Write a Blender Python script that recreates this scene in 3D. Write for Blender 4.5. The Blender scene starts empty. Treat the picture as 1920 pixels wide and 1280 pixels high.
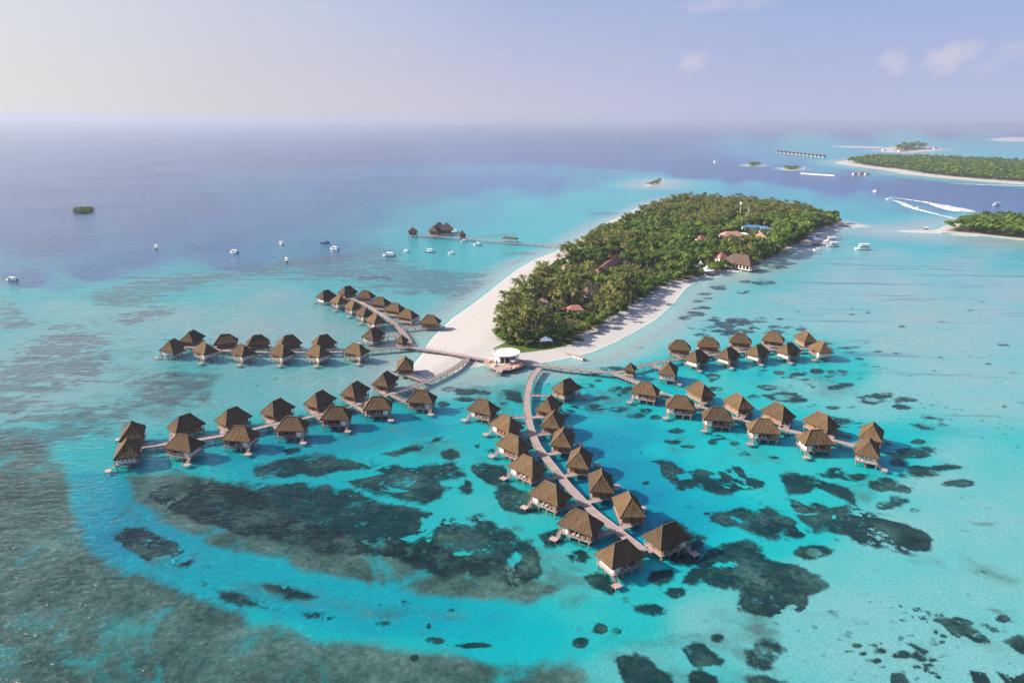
import bpy, bmesh, math, random
import numpy as np
from mathutils import Vector, Matrix
rad = math.radians
random.seed(7); RNG = np.random.default_rng(7)
S = bpy.context.scene
COL = S.collection

# ------------------------------------------------------------------ camera, sky, sun, exposure
CAM_H, CAM_F, CAM_P, CAM_R = 110.0, 1280.0, rad(17.9), rad(0.48)   # metres, focal length in photo pixels, pitch, roll
_f = np.array([0, math.cos(CAM_P), -math.sin(CAM_P)])
_r0 = np.array([1.0, 0, 0]); _u0 = np.cross(_r0, _f)
_r = _r0*math.cos(CAM_R)+_u0*math.sin(CAM_R); _u = _u0*math.cos(CAM_R)-_r0*math.sin(CAM_R)
cam_d = bpy.data.cameras.new('camera'); cam = bpy.data.objects.new('camera', cam_d); COL.objects.link(cam)
cam_d.sensor_width = 36; cam_d.lens = 36*CAM_F/1920; cam_d.clip_start = 1; cam_d.clip_end = 200000
cam.matrix_world = Matrix(((_r[0], _u[0], -_f[0], 0), (_r[1], _u[1], -_f[1], 0), (_r[2], _u[2], -_f[2], CAM_H), (0, 0, 0, 1)))
S.camera = cam

SUN_EL, SUN_AZ = 32.0, 176.0          # elevation; azimuth counter-clockwise from +X (sun stands to the left)
SUN_STRENGTH, SKY_STRENGTH, EXPOSURE = 5.0, 0.10, 1.25
sd = bpy.data.lights.new('sun', 'SUN'); sd.energy = SUN_STRENGTH; sd.angle = rad(0.6); sd.color = (1.0, 0.87, 0.72)
sun = bpy.data.objects.new('sun', sd); COL.objects.link(sun)
_s = Vector((math.cos(rad(SUN_AZ))*math.cos(rad(SUN_EL)), math.sin(rad(SUN_AZ))*math.cos(rad(SUN_EL)), math.sin(rad(SUN_EL))))
sun.rotation_euler = _s.to_track_quat('Z', 'Y').to_euler()
sun.location = (-200, 0, 300)

W = bpy.data.worlds.new('World'); S.world = W; W.use_nodes = True
wt = W.node_tree; wt.nodes.clear()
def wn(t, **k):
    n = wt.nodes.new(t)
    for a, b in k.items(): setattr(n, a, b)
    return n
w_out = wn('ShaderNodeOutputWorld'); w_bg = wn('ShaderNodeBackground'); w_bg.inputs['Strength'].default_value = SKY_STRENGTH
w_sky = wn('ShaderNodeTexSky', sky_type='NISHITA', sun_disc=False, sun_elevation=rad(SUN_EL), sun_rotation=rad(90-SUN_AZ))
w_sky.air_density = 1.0; w_sky.dust_density = 2.2; w_sky.ozone_density = 1.6; w_sky.altitude = 0
w_tint = wn('ShaderNodeMix', data_type='RGBA', blend_type='MULTIPLY'); w_tint.inputs['Factor'].default_value = 1.0
w_tint.inputs['B'].default_value = (1.0, 0.97, 1.06, 1)
wt.links.new(w_sky.outputs['Color'], w_tint.inputs['A'])
w_tc = wn('ShaderNodeTexCoord')
def pix_dir(px, py):
    d = _f*CAM_F+_r*(px-960)+_u*(640-py); return d/np.linalg.norm(d)
# thin clouds: soft puffs at fixed compass directions, ragged by noise
w_no = wn('ShaderNodeTexNoise'); w_no.inputs['Scale'].default_value = 34; w_no.inputs['Detail'].default_value = 6; w_no.inputs['Roughness'].default_value = .62
wt.links.new(w_tc.outputs['Generated'], w_no.inputs['Vector'])
acc = None
def wmath(op, a, b=None, clamp=False):
    n = wn('ShaderNodeMath', operation=op); n.use_clamp = clamp
    for i, v in enumerate((a, b)):
        if v is None: continue
        if isinstance(v, (int, float)): n.inputs[i].default_value = v
        else: wt.links.new(v, n.inputs[i])
    return n.outputs[0]
for (cx, cy, rx, ry, amp) in ((1302, 116, 30, 20, .8), (1312, 108, 16, 12, .5), (1678, 118, 30, 22, .8), (1772, 110, 38, 26, .95), (1790, 98, 18, 14, .5),
                              (1895, 92, 20, 18, .4), (1330, 8, 60, 14, .6), (1420, 4, 34, 14, .6), (738, 93, 34, 14, .4), (945, 103, 26, 10, .3), (585, 14, 24, 9, .35), (1168, 128, 18, 8, .25), (1840, 128, 40, 12, .3), (420, 12, 20, 8, .25)):
    d = pix_dir(cx, cy)
    sub = wn('ShaderNodeVectorMath', operation='SUBTRACT'); wt.links.new(w_tc.outputs['Generated'], sub.inputs[0]); sub.inputs[1].default_value = tuple(d)
    dx = wn('ShaderNodeVectorMath', operation='DOT_PRODUCT'); wt.links.new(sub.outputs[0], dx.inputs[0]); dx.inputs[1].default_value = tuple(_r*CAM_F/rx)
    dz = wn('ShaderNodeVectorMath', operation='DOT_PRODUCT'); wt.links.new(sub.outputs[0], dz.inputs[0]); dz.inputs[1].default_value = tuple(_u*CAM_F/ry)
    q = wmath('ADD', wmath('MULTIPLY', dx.outputs['Value'], dx.outputs['Value']), wmath('MULTIPLY', dz.outputs['Value'], dz.outputs['Value']))
    m = wmath('SUBTRACT', 1.0, wmath('SQRT', q))
    m = wmath('ADD', m, wmath('MULTIPLY', wmath('SUBTRACT', w_no.outputs['Fac'], .5), 2.6))
    m = wmath('MULTIPLY', wmath('MULTIPLY', m, 1.1, True), amp)
    # nothing where the direction is far from the puff
    near = wmath('LESS_THAN', q, 3.2)
    m = wmath('MULTIPLY', m, near)
    acc = m if acc is None else wmath('MAXIMUM', acc, m)
w_cl = wn('ShaderNodeMix', data_type='RGBA'); wt.links.new(wmath('MULTIPLY', acc, .6), w_cl.inputs['Factor'])
# bright aerosol band over the horizon: cream towards the sun, lavender away from it, thinning upwards into the clear sky
def lin(c): return tuple((((v/255+.055)/1.055)**2.4 if v > 10 else v/3294)/(SKY_STRENGTH*2**EXPOSURE) for v in c)+(1,)
w_sep = wn('ShaderNodeSeparateXYZ'); wt.links.new(w_tc.outputs['Generated'], w_sep.inputs[0])
w_az = wn('ShaderNodeMapRange'); wt.links.new(w_sep.outputs['X'], w_az.inputs['Value']); w_az.inputs['From Min'].default_value = -.65; w_az.inputs['From Max'].default_value = .65
def wramp(stops):
    n = wn('ShaderNodeValToRGB'); cr = n.color_ramp
    while len(cr.elements) > 1: cr.elements.remove(cr.elements[-1])
    cr.elements[0].position = stops[0][0]; cr.elements[0].color = lin(stops[0][1])
    for p, c in stops[1:]: cr.elements.new(p).color = lin(c)
    wt.links.new(w_az.outputs['Result'], n.inputs['Fac']); return n.outputs['Color']
w_low = wramp([(0, (229, 228, 225)), (.22, (213, 209, 215)), (.5, (199, 198, 219)), (.75, (186, 191, 221)), (1, (182, 192, 223))])
w_hi = wramp([(0, (222, 228, 236)), (.22, (199, 208, 229)), (.5, (164, 183, 223)), (.75, (154, 178, 223)), (1, (150, 177, 226))])
w_el = wn('ShaderNodeMapRange'); wt.links.new(w_sep.outputs['Z'], w_el.inputs['Value']); w_el.inputs['From Min'].default_value = .02; w_el.inputs['From Max'].default_value = .18
w_band = wn('ShaderNodeMix', data_type='RGBA'); wt.links.new(w_el.outputs['Result'], w_band.inputs['Factor']); wt.links.new(w_low, w_band.inputs['A']); wt.links.new(w_hi, w_band.inputs['B'])
w_up = wn('ShaderNodeMapRange', interpolation_type='SMOOTHSTEP'); wt.links.new(w_sep.outputs['Z'], w_up.inputs['Value']); w_up.inputs['From Min'].default_value = .16; w_up.inputs['From Max'].default_value = .6
w_all = wn('ShaderNodeMix', data_type='RGBA'); wt.links.new(w_up.outputs['Result'], w_all.inputs['Factor']); wt.links.new(w_band.outputs['Result'], w_all.inputs['A']); wt.links.new(w_tint.outputs['Result'], w_all.inputs['B'])
wt.links.new(w_all.outputs['Result'], w_cl.inputs['A']); w_cl.inputs['B'].default_value = tuple(v/(SKY_STRENGTH*2**EXPOSURE) for v in (.72, .66, .74))+(1,)
wt.links.new(w_cl.outputs['Result'], w_bg.inputs['Color']); wt.links.new(w_bg.outputs[0], w_out.inputs[0])
W.cycles.sampling_method = 'MANUAL'; W.cycles.sample_map_resolution = 512

S.render.engine = 'CYCLES'
S.view_settings.view_transform = 'Standard'; S.view_settings.look = 'None'; S.view_settings.exposure = EXPOSURE; S.view_settings.gamma = 1
S.cycles.use_denoising = True
S.cycles.max_bounces = 6; S.cycles.diffuse_bounces = 2; S.cycles.glossy_bounces = 2; S.cycles.transmission_bounces = 2
S.cycles.transparent_max_bounces = 8; S.cycles.volume_bounces = 0
S.cycles.caustics_reflective = False; S.cycles.caustics_refractive = False

# ------------------------------------------------------------------ helpers
def at(px, py, z=0.0):
    d = _f*CAM_F+_r*(px-960)+_u*(640-py); t = (z-CAM_H)/d[2]
    p = np.array([0, 0, CAM_H])+d*t
    return p
def a2(px, py, z=0.0): return at(px, py, z)[:2]
def proj(x, y, z=0.0):
    v = np.array([x, y, z-CAM_H]); c = v@_f
    return 960+CAM_F*(v@_r)/c, 640-CAM_F*(v@_u)/c

class MB:
    def __init__(s): s.v = []; s.f = []; s.m = []; s.uv = []
    def face(s, pts, mi=0, uv=None):
        n = len(s.v); s.v += [tuple(p) for p in pts]; s.f.append(tuple(range(n, n+len(pts)))); s.m.append(mi); s.uv.append(uv or [(0, 0)]*len(pts))
    def hexa(s, b, t, mi=0):            # four bottom and four top points, both counter-clockwise from above
        s.face([b[3], b[2], b[1], b[0]], mi); s.face(t, mi)
        for i in range(4):
            j = (i+1) % 4; s.face([b[i], b[j], t[j], t[i]], mi)
    def box(s, x0, x1, y0, y1, z0, z1, mi=0):
        s.hexa([(x0, y0, z0), (x1, y0, z0), (x1, y1, z0), (x0, y1, z0)], [(x0, y0, z1), (x1, y0, z1), (x1, y1, z1), (x0, y1, z1)], mi)
    def bar(s, p, q, w, h, mi=0):
        p = Vector(p); q = Vector(q); d = (q-p).normalized(); up = Vector((0, 0, 1))
        if abs(d.z) > .95: up = Vector((1, 0, 0))
        a = d.cross(up).normalized()*w/2; b = a.cross(d).normalized()*h/2
        s.hexa([p-a-b, p+a-b, q+a-b, q-a-b], [p-a+b, p+a+b, q+a+b, q-a+b], mi)
    def tube(s, pts, rs, n=8, mi=0, cap=True):
        rings = []
        for i, p in enumerate(pts):
            p = Vector(p); d = (Vector(pts[min(i+1, len(pts)-1)])-Vector(pts[max(i-1, 0)])).normalized()
            up = Vector((0, 0, 1)) if abs(d.z) < .9 else Vector((1, 0, 0))
            a = d.cross(up).normalized(); b = a.cross(d).normalized()
            rings.append([p+(a*math.cos(2*math.pi*k/n)+b*math.sin(2*math.pi*k/n))*rs[i] for k in range(n)])
        for i in range(len(rings)-1):
            for k in range(n):
                l = (k+1) % n; s.face([rings[i][l], rings[i][k], rings[i+1][k], rings[i+1][l]][::-1], mi)
        if cap: s.face(rings[0], mi); s.face(rings[-1][::-1], mi)
    def prism(s, poly, z0, z1, mi=0):
        n = len(poly); s.face([(p[0], p[1], z1) for p in poly], mi); s.face([(p[0], p[1], z0) for p in poly][::-1], mi)
        for i in range(n):
            j = (i+1) % n; s.face([(poly[i][0], poly[i][1], z0), (poly[j][0], poly[j][1], z0), (poly[j][0], poly[j][1], z1), (poly[i][0], poly[i][1], z1)], mi)
    def mesh(s, name, mats, smooth=False):
        me = bpy.data.meshes.new(name); me.from_pydata(s.v, [], s.f)
        for m in (mats if isinstance(mats, (list, tuple)) else [mats]): me.materials.append(m)
        me.polygons.foreach_set('material_index', s.m)
        uvl = me.uv_layers.new(name='UVMap'); flat = [c for f in s.uv for p in f for c in p]; uvl.data.foreach_set('uv', flat)
        if smooth: me.polygons.foreach_set('use_smooth', [True]*len(s.f))
        me.update(); return me
    def build(s, name, mats, parent=None, smooth=False): return link(name, s.mesh(name, mats, smooth), parent)
def link(name, me, parent=None):
    o = bpy.data.objects.new(name, me); COL.objects.link(o)
    if parent is not None: o.parent = parent
    return o
def tag(o, label=None, cat=None, group=None, kind=None):
    if label: o['label'] = label
    if cat: o['category'] = cat
    if group: o['group'] = group
    if kind: o['kind'] = kind
    return o
def empty(name, loc, rz=0, **k):
    o = bpy.data.objects.new(name, None); COL.objects.link(o); o.location = loc; o.rotation_euler = (0, 0, rz); o.empty_display_size = .3
    return tag(o, **k)
KIDS = {}
def dup(root, loc, rz=0, scale=1.0, **k):
    def cp(o, parent):
        c = o.copy(); COL.objects.link(c)
        if parent is not None: c.parent = parent
        for ch in o.children: cp(ch, c)
        return c
    r = cp(root, None); r.location = loc; r.rotation_euler = (0, 0, rz); r.scale = (scale,)*3
    return tag(r, **k)

# ------------------------------------------------------------------ materials
class NT:
    def __init__(s, name):
        s.mat = bpy.data.materials.new(name); s.mat.use_nodes = True; s.t = s.mat.node_tree; s.t.nodes.clear()
        s.out = s.n('ShaderNodeOutputMaterial')
    def n(s, t, **k):
        n = s.t.nodes.new(t)
        for a, b in k.items(): setattr(n, a, b)
        return n
    def l(s, a, b): s.t.links.new(a, b)
    def val(s, sock, v):
        if isinstance(v, bpy.types.NodeSocket): s.l(v, sock)
        else: sock.default_value = v
    def math(s, op, a, b=None, c=None, clamp=False):
        n = s.n('ShaderNodeMath', operation=op); n.use_clamp = clamp
        for i, v in enumerate((a, b, c)):
            if v is not None: s.val(n.inputs[i], v)
        return n.outputs[0]
    def mix(s, f, a, b, mode='MIX'):
        n = s.n('ShaderNodeMix', data_type='RGBA', blend_type=mode)
        s.val(n.inputs['Factor'], f); s.val(n.inputs['A'], c4(a)); s.val(n.inputs['B'], c4(b)); return n.outputs['Result']
    def noise(s, vec, scale, detail=3, rough=.55, dist=0):
        n = s.n('ShaderNodeTexNoise'); n.inputs['Scale'].default_value = scale; n.inputs['Detail'].default_value = detail; n.inputs['Roughness'].default_value = rough; n.inputs['Distortion'].default_value = dist
        if vec is not None: s.l(vec, n.inputs['Vector'])
        return n.outputs['Fac']
    def ramp(s, f, stops, interp='LINEAR'):
        n = s.n('ShaderNodeValToRGB'); cr = n.color_ramp; cr.interpolation = interp
        while len(cr.elements) > 1: cr.elements.remove(cr.elements[-1])
        cr.elements[0].position = stops[0][0]; cr.elements[0].color = c4(stops[0][1])
        for p, c in stops[1:]:
            e = cr.elements.new(p); e.color = c4(c)
        s.val(n.inputs['Fac'], f); return n.outputs['Color']
    def step(s, x, lo, hi):
        n = s.n('ShaderNodeMapRange', interpolation_type='SMOOTHSTEP'); s.val(n.inputs['Value'], x); n.inputs['From Min'].default_value = lo; n.inputs['From Max'].default_value = hi
        return n.outputs['Result']
    def attr(s, name):
        n = s.n('ShaderNodeAttribute', attribute_name=name); return n.outputs['Fac']
    def coord(s, which='Object'): return s.n('ShaderNodeTexCoord').outputs[which]
    def pos(s): return s.n('ShaderNodeNewGeometry').outputs['Position']
    def mapping(s, vec, scale=(1, 1, 1), rot=(0, 0, 0)):
        n = s.n('ShaderNodeMapping'); s.l(vec, n.inputs['Vector']); n.inputs['Scale'].default_value = scale; n.inputs['Rotation'].default_value = rot; return n.outputs[0]
    def bump(s, h, dist, strength=1.0):
        n = s.n('ShaderNodeBump'); n.inputs['Distance'].default_value = dist; n.inputs['Strength'].default_value = strength; s.l(h, n.inputs['Height']); return n.outputs[0]
    def pbr(s, col, rough=.8, spec=.3, normal=None, metal=0):
        n = s.n('ShaderNodeBsdfPrincipled'); s.val(n.inputs['Base Color'], c4(col)); s.val(n.inputs['Roughness'], rough); n.inputs['Specular IOR Level'].default_value = spec; n.inputs['Metallic'].default_value = metal
        if normal is not None: s.l(normal, n.inputs['Normal'])
        s.l(n.outputs[0], s.out.inputs['Surface']); return s.mat
def c4(c): return c if isinstance(c, bpy.types.NodeSocket) else (tuple(c)+(1,) if len(c) == 3 else tuple(c))
M = {}
def noisy(name, c1, c2, scale=3.0, rough=.8, spec=.25, stretch=(1, 1, 1), objvar=.15):
    t = NT(name); v = t.mapping(t.coord('Object'), stretch); f = t.noise(v, scale, 4, .6)
    col = t.mix(t.step(f, .3, .7), c1, c2)
    oi = t.n('ShaderNodeObjectInfo').outputs['Random']
    col = t.mix(1.0, col, t.mix(oi, (1-objvar,)*3, (1+objvar,)*3), 'MULTIPLY')
    M[name] = t.pbr(col, rough, spec); return M[name]
noisy('timber_grey', (.23, .18, .17), (.34, .268, .25), 1.4, stretch=(1, 6, 1))
noisy('timber_brown', (.17, .10, .065), (.26, .16, .10), 2.0, stretch=(1, 1, 4))
noisy('timber_dark', (.085, .058, .042), (.14, .10, .075), 2.0)
noisy('stilt_wood', (.22, .17, .14), (.34, .27, .23), 2.5, stretch=(2, 2, .4))
noisy('white_wall', (.66, .62, .56), (.76, .72, .67), .8)
noisy('cream_cloth', (.78, .75, .70), (.84, .81, .77), 2)
noisy('red_cloth', (.55, .09, .06), (.62, .13, .08), 2)
noisy('orange_cloth', (.80, .19, .06), (.85, .26, .10), 1.5)
noisy('boat_white', (.74, .74, .74), (.82, .81, .80), .5, rough=.35, spec=.5)
noisy('boat_blue', (.03, .10, .25), (.05, .15, .32), .5, rough=.35, spec=.5)
noisy('boat_brown', (.09, .055, .04), (.15, .09, .06), 1.5)
noisy('dark_glass', (.02, .03, .04), (.05, .06, .07), 1, rough=.15, spec=.6)
noisy('engine_dark', (.03, .03, .035), (.06, .06, .06), 2, rough=.4)
noisy('roof_white', (.48, .455, .455), (.56, .53, .525), .35)
noisy('roof_red', (.20, .075, .06), (.29, .12, .095), 1.2)
noisy('roof_salmon', (.27, .145, .115), (.34, .195, .155), 1.2)
noisy('roof_blue', (.06, .15, .30), (.09, .20, .36), .5, rough=.5)
noisy('tent_white', (.76, .77, .80), (.84, .84, .86), .5)
noisy('bark', (.20, .155, .11), (.30, .24, .18), 3, stretch=(1, 1, .4))
noisy('steel_white', (.7, .7, .72), (.8, .8, .8), 1, rough=.4)
noisy('skin', (.45, .27, .18), (.50, .30, .2), 3)
noisy('cloth_dark', (.03, .035, .05), (.05, .055, .08), 3)
noisy('concrete', (.42, .40, .38), (.52, .50, .47), .6)
noisy('reed_fence', (.20, .13, .09), (.30, .20, .13), 3, stretch=(6, 6, .5))

def thatch(name, c1, c2, c3):
    t = NT(name); uv = t.coord('UV')
    streak = t.noise(t.mapping(uv, (2.6, .22, 1)), 1.0, 5, .7)
    blot = t.noise(t.mapping(uv, (.35, .35, 1)), 1.0, 3, .6)
    fine = t.noise(t.mapping(uv, (9, 1.2, 1)), 1.0, 3, .6)
    course = t.n('ShaderNodeTexWave', wave_type='BANDS', bands_direction='Y'); t.l(t.mapping(uv, (1, .95, 1)), course.inputs['Vector']); course.inputs['Scale'].default_value = .32; course.inputs['Distortion'].default_value = 1.2; course.inputs['Detail'].default_value = 2
    col = t.mix(t.step(streak, .3, .72), c1, c2)
    col = t.mix(t.step(blot, .45, .75), col, c3)
    col = t.mix(t.math('MULTIPLY', t.math('SUBTRACT', 1, course.outputs['Fac']), .22), col, c1)
    oi = t.n('ShaderNodeObjectInfo').outputs['Random']
    col = t.mix(1.0, col, t.mix(oi, (.74, .75, .78), (1.22, 1.17, 1.08)), 'MULTIPLY')
    h = t.math('ADD', t.math('ADD', streak, t.math('MULTIPLY', fine, .6)), t.math('MULTIPLY', course.outputs['Fac'], .5))
    M[name] = t.pbr(col, .95, .1, t.bump(h, .12, .8))
thatch('thatch', (.058, .039, .023), (.122, .083, .046), (.098, .075, .053))
thatch('thatch_ridge', (.10, .07, .045), (.165, .115, .072), (.13, .1, .07))
thatch('thatch_old', (.06, .045, .04), (.09, .066, .055), (.10, .078, .066))

def foliage(name, dark, mid, light, dry, dryamt):
    t = NT(name); oi = t.n('ShaderNodeObjectInfo').outputs['Random']
    r = t.math('FRACT', t.math('ADD', oi, t.attr('rnd')))
    n = t.noise(t.pos(), .9, 3, .6); n2 = t.noise(t.pos(), .05, 2, .5)
    c = t.mix(t.step(n, .35, .7), dark, mid)
    c = t.mix(t.math('MULTIPLY', t.step(r, .35, 1.0), .75), c, light)
    c = t.mix(t.math('MULTIPLY', t.step(n2, .42, .62), .35), c, mid)
    c = t.mix(t.math('MULTIPLY', t.step(t.attr('dry'), .5, .6), dryamt), c, dry)
    dif = t.n('ShaderNodeBsdfPrincipled'); t.l(c, dif.inputs['Base Color']); dif.inputs['Roughness'].default_value = .55; dif.inputs['Specular IOR Level'].default_value = .25
    tr = t.n('ShaderNodeBsdfTranslucent'); t.l(t.mix(.5, c, (.16, .20, .03)), tr.inputs['Color'])
    mx = t.n('ShaderNodeMixShader'); mx.inputs[0].default_value = .28; t.l(dif.outputs[0], mx.inputs[1]); t.l(tr.outputs[0], mx.inputs[2]); t.l(mx.outputs[0], t.out.inputs['Surface'])
    M[name] = t.mat
foliage('palm_leaf', (.062, .088, .016), (.118, .140, .026), (.22, .215, .045), (.28, .18, .08), .8)
foliage('broad_leaf', (.036, .086, .011), (.088, .160, .018), (.20, .26, .032), (.24, .20, .07), .4)

# ------------------------------------------------------------------ the sea floor, beaches and island ground: one sheet
def A(pts, z=0.0): return [tuple(a2(x, y, z)) for x, y in pts]
ISLAND = A([(775, 708), (770, 690), (790, 665), (805, 640), (825, 618), (850, 595), (880, 575), (910, 552), (940, 528), (970, 505), (1000, 488), (1040, 472), (1075, 455), (1110, 432.5), (1150, 411.5), (1200, 388), (1250, 372.5), (1290, 366),
    (1350, 374), (1420, 382), (1480, 393), (1530, 405), (1565, 413), (1600, 419), (1632, 424), (1590, 428), (1560, 433), (1535, 439), (1528, 446), (1512, 458), (1490, 467), (1470, 482), (1440, 494), (1400, 506), (1370, 513), (1330, 523), (1300, 531), (1286, 541),
    (1262, 570), (1228, 600), (1190, 622), (1150, 643), (1110, 660), (1060, 672), (1000, 683), (960, 686), (915, 684), (880, 690), (845, 700), (810, 712)])
VEG = A([(921, 643), (926, 618), (938, 600), (952, 580), (978, 555), (1003, 533), (1032, 508), (1062, 488), (1092, 469), (1132, 444), (1172, 424), (1212, 404), (1252, 388), (1290, 380), (1350, 384), (1420, 391), (1480, 400), (1530, 411), (1555, 417), (1582, 421),
    (1560, 426), (1535, 431), (1524, 443), (1508, 456), (1484, 465), (1466, 479), (1436, 491), (1398, 502), (1366, 510), (1326, 519), (1298, 526), (1268, 533), (1240, 546), (1204, 571), (1172, 590), (1142, 610), (1112, 629), (1082, 641), (1040, 650), (990, 657), (950, 653)])
ISLES = {  # far islands: shore outlines
 'long': A([(1562, 305), (1600, 312), (1660, 319), (1692, 326), (1740, 331), (1790, 336), (1840, 340), (1935, 346), (2060, 352), (2060, 318), (1935, 308), (1840, 302), (1760, 299), (1680, 297), (1610, 297)]),
 'near': A([(1752, 433), (1790, 437), (1830, 441), (1868, 445), (1930, 452), (2010, 458), (2010, 425), (1930, 415), (1880, 412), (1820, 415), (1770, 424)]),
 'spit': A([(1668, 432.5), (1700, 432), (1754, 431), (1764, 436), (1790, 441), (1830, 443.5), (1840, 443), (1800, 439), (1755, 437.5), (1710, 436)]),
 'resort': A([(1650, 284), (1700, 286.5), (1735, 284), (1762, 281), (1764, 278), (1735, 276), (1700, 275), (1660, 277)]),
 'bar': A([(1570, 275.8), (1620, 276.4), (1655, 277.2), (1655, 276), (1610, 274.8), (1570, 274.6)]),
 'sandbank': A([(1838, 261), (1870, 262.5), (1930, 264), (1990, 264), (1990, 260), (1920, 259), (1870, 259.2)]),
 'islet': A([(1206, 348), (1222, 350), (1238, 346), (1247, 341), (1243, 337.5), (1232, 338.5), (1222, 343)]),
 'shrubA': A([(1398, 310.8), (1412, 312.3), (1430, 310.6), (1428, 308.5), (1412, 307.6), (1400, 308.6)]),
 'shrubB': A([(1464, 317), (1482, 319.6), (1502, 318), (1502, 315.5), (1484, 314), (1466, 315)]),
 'scrub': A([(134, 398), (150, 401), (168, 400), (178, 396), (172, 392), (152, 391), (138, 394)]),
}
# reefs, rubble and other dark patches, outlined in photo pixels (the outline is laid on the sea floor): polygon or ellipse, edge softness in pixels
REEF = [
 ([(203, 984), (260, 984), (328, 1008), (362, 1042), (352, 1062), (300, 1052), (250, 1036), (214, 1010)], 9), ([(385, 1092), (440, 1106), (505, 1130), (530, 1143), (480, 1138), (420, 1120)], 12), ([(492, 1092), (545, 1096), (600, 1112), (590, 1120), (540, 1114)], 10), ([(560, 1139), (610, 1144), (645, 1153), (620, 1164), (570, 1156)], 9),
 ([(464, 882), (485, 866), (509, 857), (560, 851), (615, 851), (660, 856), (692, 862), (740, 868), (777, 870), (815, 866), (850, 865), (871, 878), (887, 902), (895, 922), (880, 930), (850, 918), (800, 940), (760, 938), (700, 922), (655, 903), (600, 893), (574, 890), (530, 896), (480, 890)], 9),
 ([(300, 905), (370, 890), (440, 900), (500, 905), (560, 900), (650, 912), (700, 932), (745, 944), (790, 955), (840, 962), (870, 965), (905, 956), (930, 975), (938, 992), (960, 990), (975, 1003), (1000, 1010), (1018, 1050), (1010, 1080), (985, 1092), (955, 1092), (930, 1078), (900, 1082), (860, 1075), (830, 1085), (795, 1068), (760, 1052), (700, 1040), (620, 1040), (540, 1015), (450, 1000), (380, 980), (310, 955), (270, 930)], 10),
 ([(883, 870), (915, 862), (944, 864), (955, 885), (952, 898), (925, 905), (907, 902), (890, 890)], 6),
 ([(923, 918), (938, 906), (952, 902), (988, 912), (1010, 935), (1017, 955), (990, 962), (968, 959), (940, 950)], 7),
 ([(1009, 1000), (1030, 990), (1050, 987), (1060, 1000), (1058, 1014), (1040, 1022), (1021, 1024)], 6),
 ([(1060, 1035), (1090, 1022), (1110, 1040), (1095, 1055), (1070, 1052)], 6), ([(1095, 1075), (1130, 1068), (1165, 1095), (1150, 1112), (1110, 1100)], 7),
 ([(716, 848), (750, 838), (777, 829), (800, 832), (800, 841), (770, 846), (740, 852)], 5), ([(826, 842), (845, 838), (863, 843), (865, 856), (845, 861), (830, 856)], 5),
 ([(790, 828), (830, 812), (842, 816), (810, 830)], 4), ([(518, 838), (560, 834), (566, 846), (535, 852)], 6),
 ([(1233, 862), (1266, 864), (1285, 875), (1310, 873), (1340, 880), (1371, 877), (1378, 890), (1432, 896), (1436, 908), (1397, 919), (1331, 922), (1298, 911), (1262, 905), (1243, 890)], 6),
 ([(1371, 868), (1392, 872), (1401, 892), (1388, 896), (1378, 880)], 4),
 ([(1463, 888), (1495, 882), (1521, 885), (1548, 896), (1571, 899), (1590, 910), (1608, 935), (1612, 949), (1664, 960), (1695, 975), (1729, 989), (1751, 1007), (1744, 1027), (1700, 1038), (1668, 1026), (1621, 1021), (1589, 1003), (1528, 996), (1492, 964), (1474, 921)], 7),
 ([(1335, 955), (1390, 945), (1440, 950), (1480, 965), (1520, 992), (1506, 1011), (1440, 1003), (1370, 985), (1335, 975)], 8),
 ([(1290, 1065), (1320, 1030), (1350, 1010), (1400, 1005), (1430, 1020), (1440, 1040), (1500, 1055), (1560, 1085), (1563, 1100), (1515, 1115), (1520, 1140), (1450, 1155), (1400, 1150), (1385, 1130), (1390, 1100), (1330, 1095), (1280, 1090)], 8),
 ([(1215, 985), (1250, 975), (1295, 985), (1320, 1005), (1330, 1030), (1300, 1060), (1255, 1050)], 10), ([(1225, 1065), (1262, 1058), (1268, 1082), (1240, 1096), (1212, 1085)], 8),  # dark floor patches beside the outermost central bungalows
 ([(1150, 1228), (1190, 1214), (1216, 1230), (1232, 1245), (1262, 1265), (1285, 1300), (1200, 1300), (1160, 1262)], 8),
 ([(1276, 1207), (1302, 1193), (1325, 1203), (1340, 1222), (1365, 1233), (1352, 1245), (1330, 1242), (1300, 1245), (1284, 1228)], 6),
 ([(1288, 1262), (1315, 1246), (1345, 1262), (1350, 1290), (1295, 1295)], 7),
 ([(938, 727), (970, 728), (982, 742), (983, 755), (965, 754), (950, 742)], 5),
 ([(1729, 1155), (1779, 1153), (1830, 1172), (1862, 1194), (1860, 1203), (1812, 1202), (1765, 1177)], 5), ([(1866, 1195), (1923, 1182), (1960, 1190), (1950, 1226), (1910, 1224), (1890, 1208)], 5),
 ([(1780, 1153), (1800, 1151), (1828, 1164), (1820, 1168)], 4), ([(1833, 1165), (1850, 1162), (1882, 1178), (1862, 1185)], 4), ([(1696, 1200), (1716, 1203), (1744, 1217), (1732, 1222)], 4), ([(1815, 1248), (1850, 1255), (1870, 1285), (1830, 1285)], 5), ([(1870, 1255), (1925, 1262), (1925, 1290), (1890, 1285)], 5),
 ([(1672, 1255), (1700, 1252), (1712, 1280), (1660, 1285)], 5),
]
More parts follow.
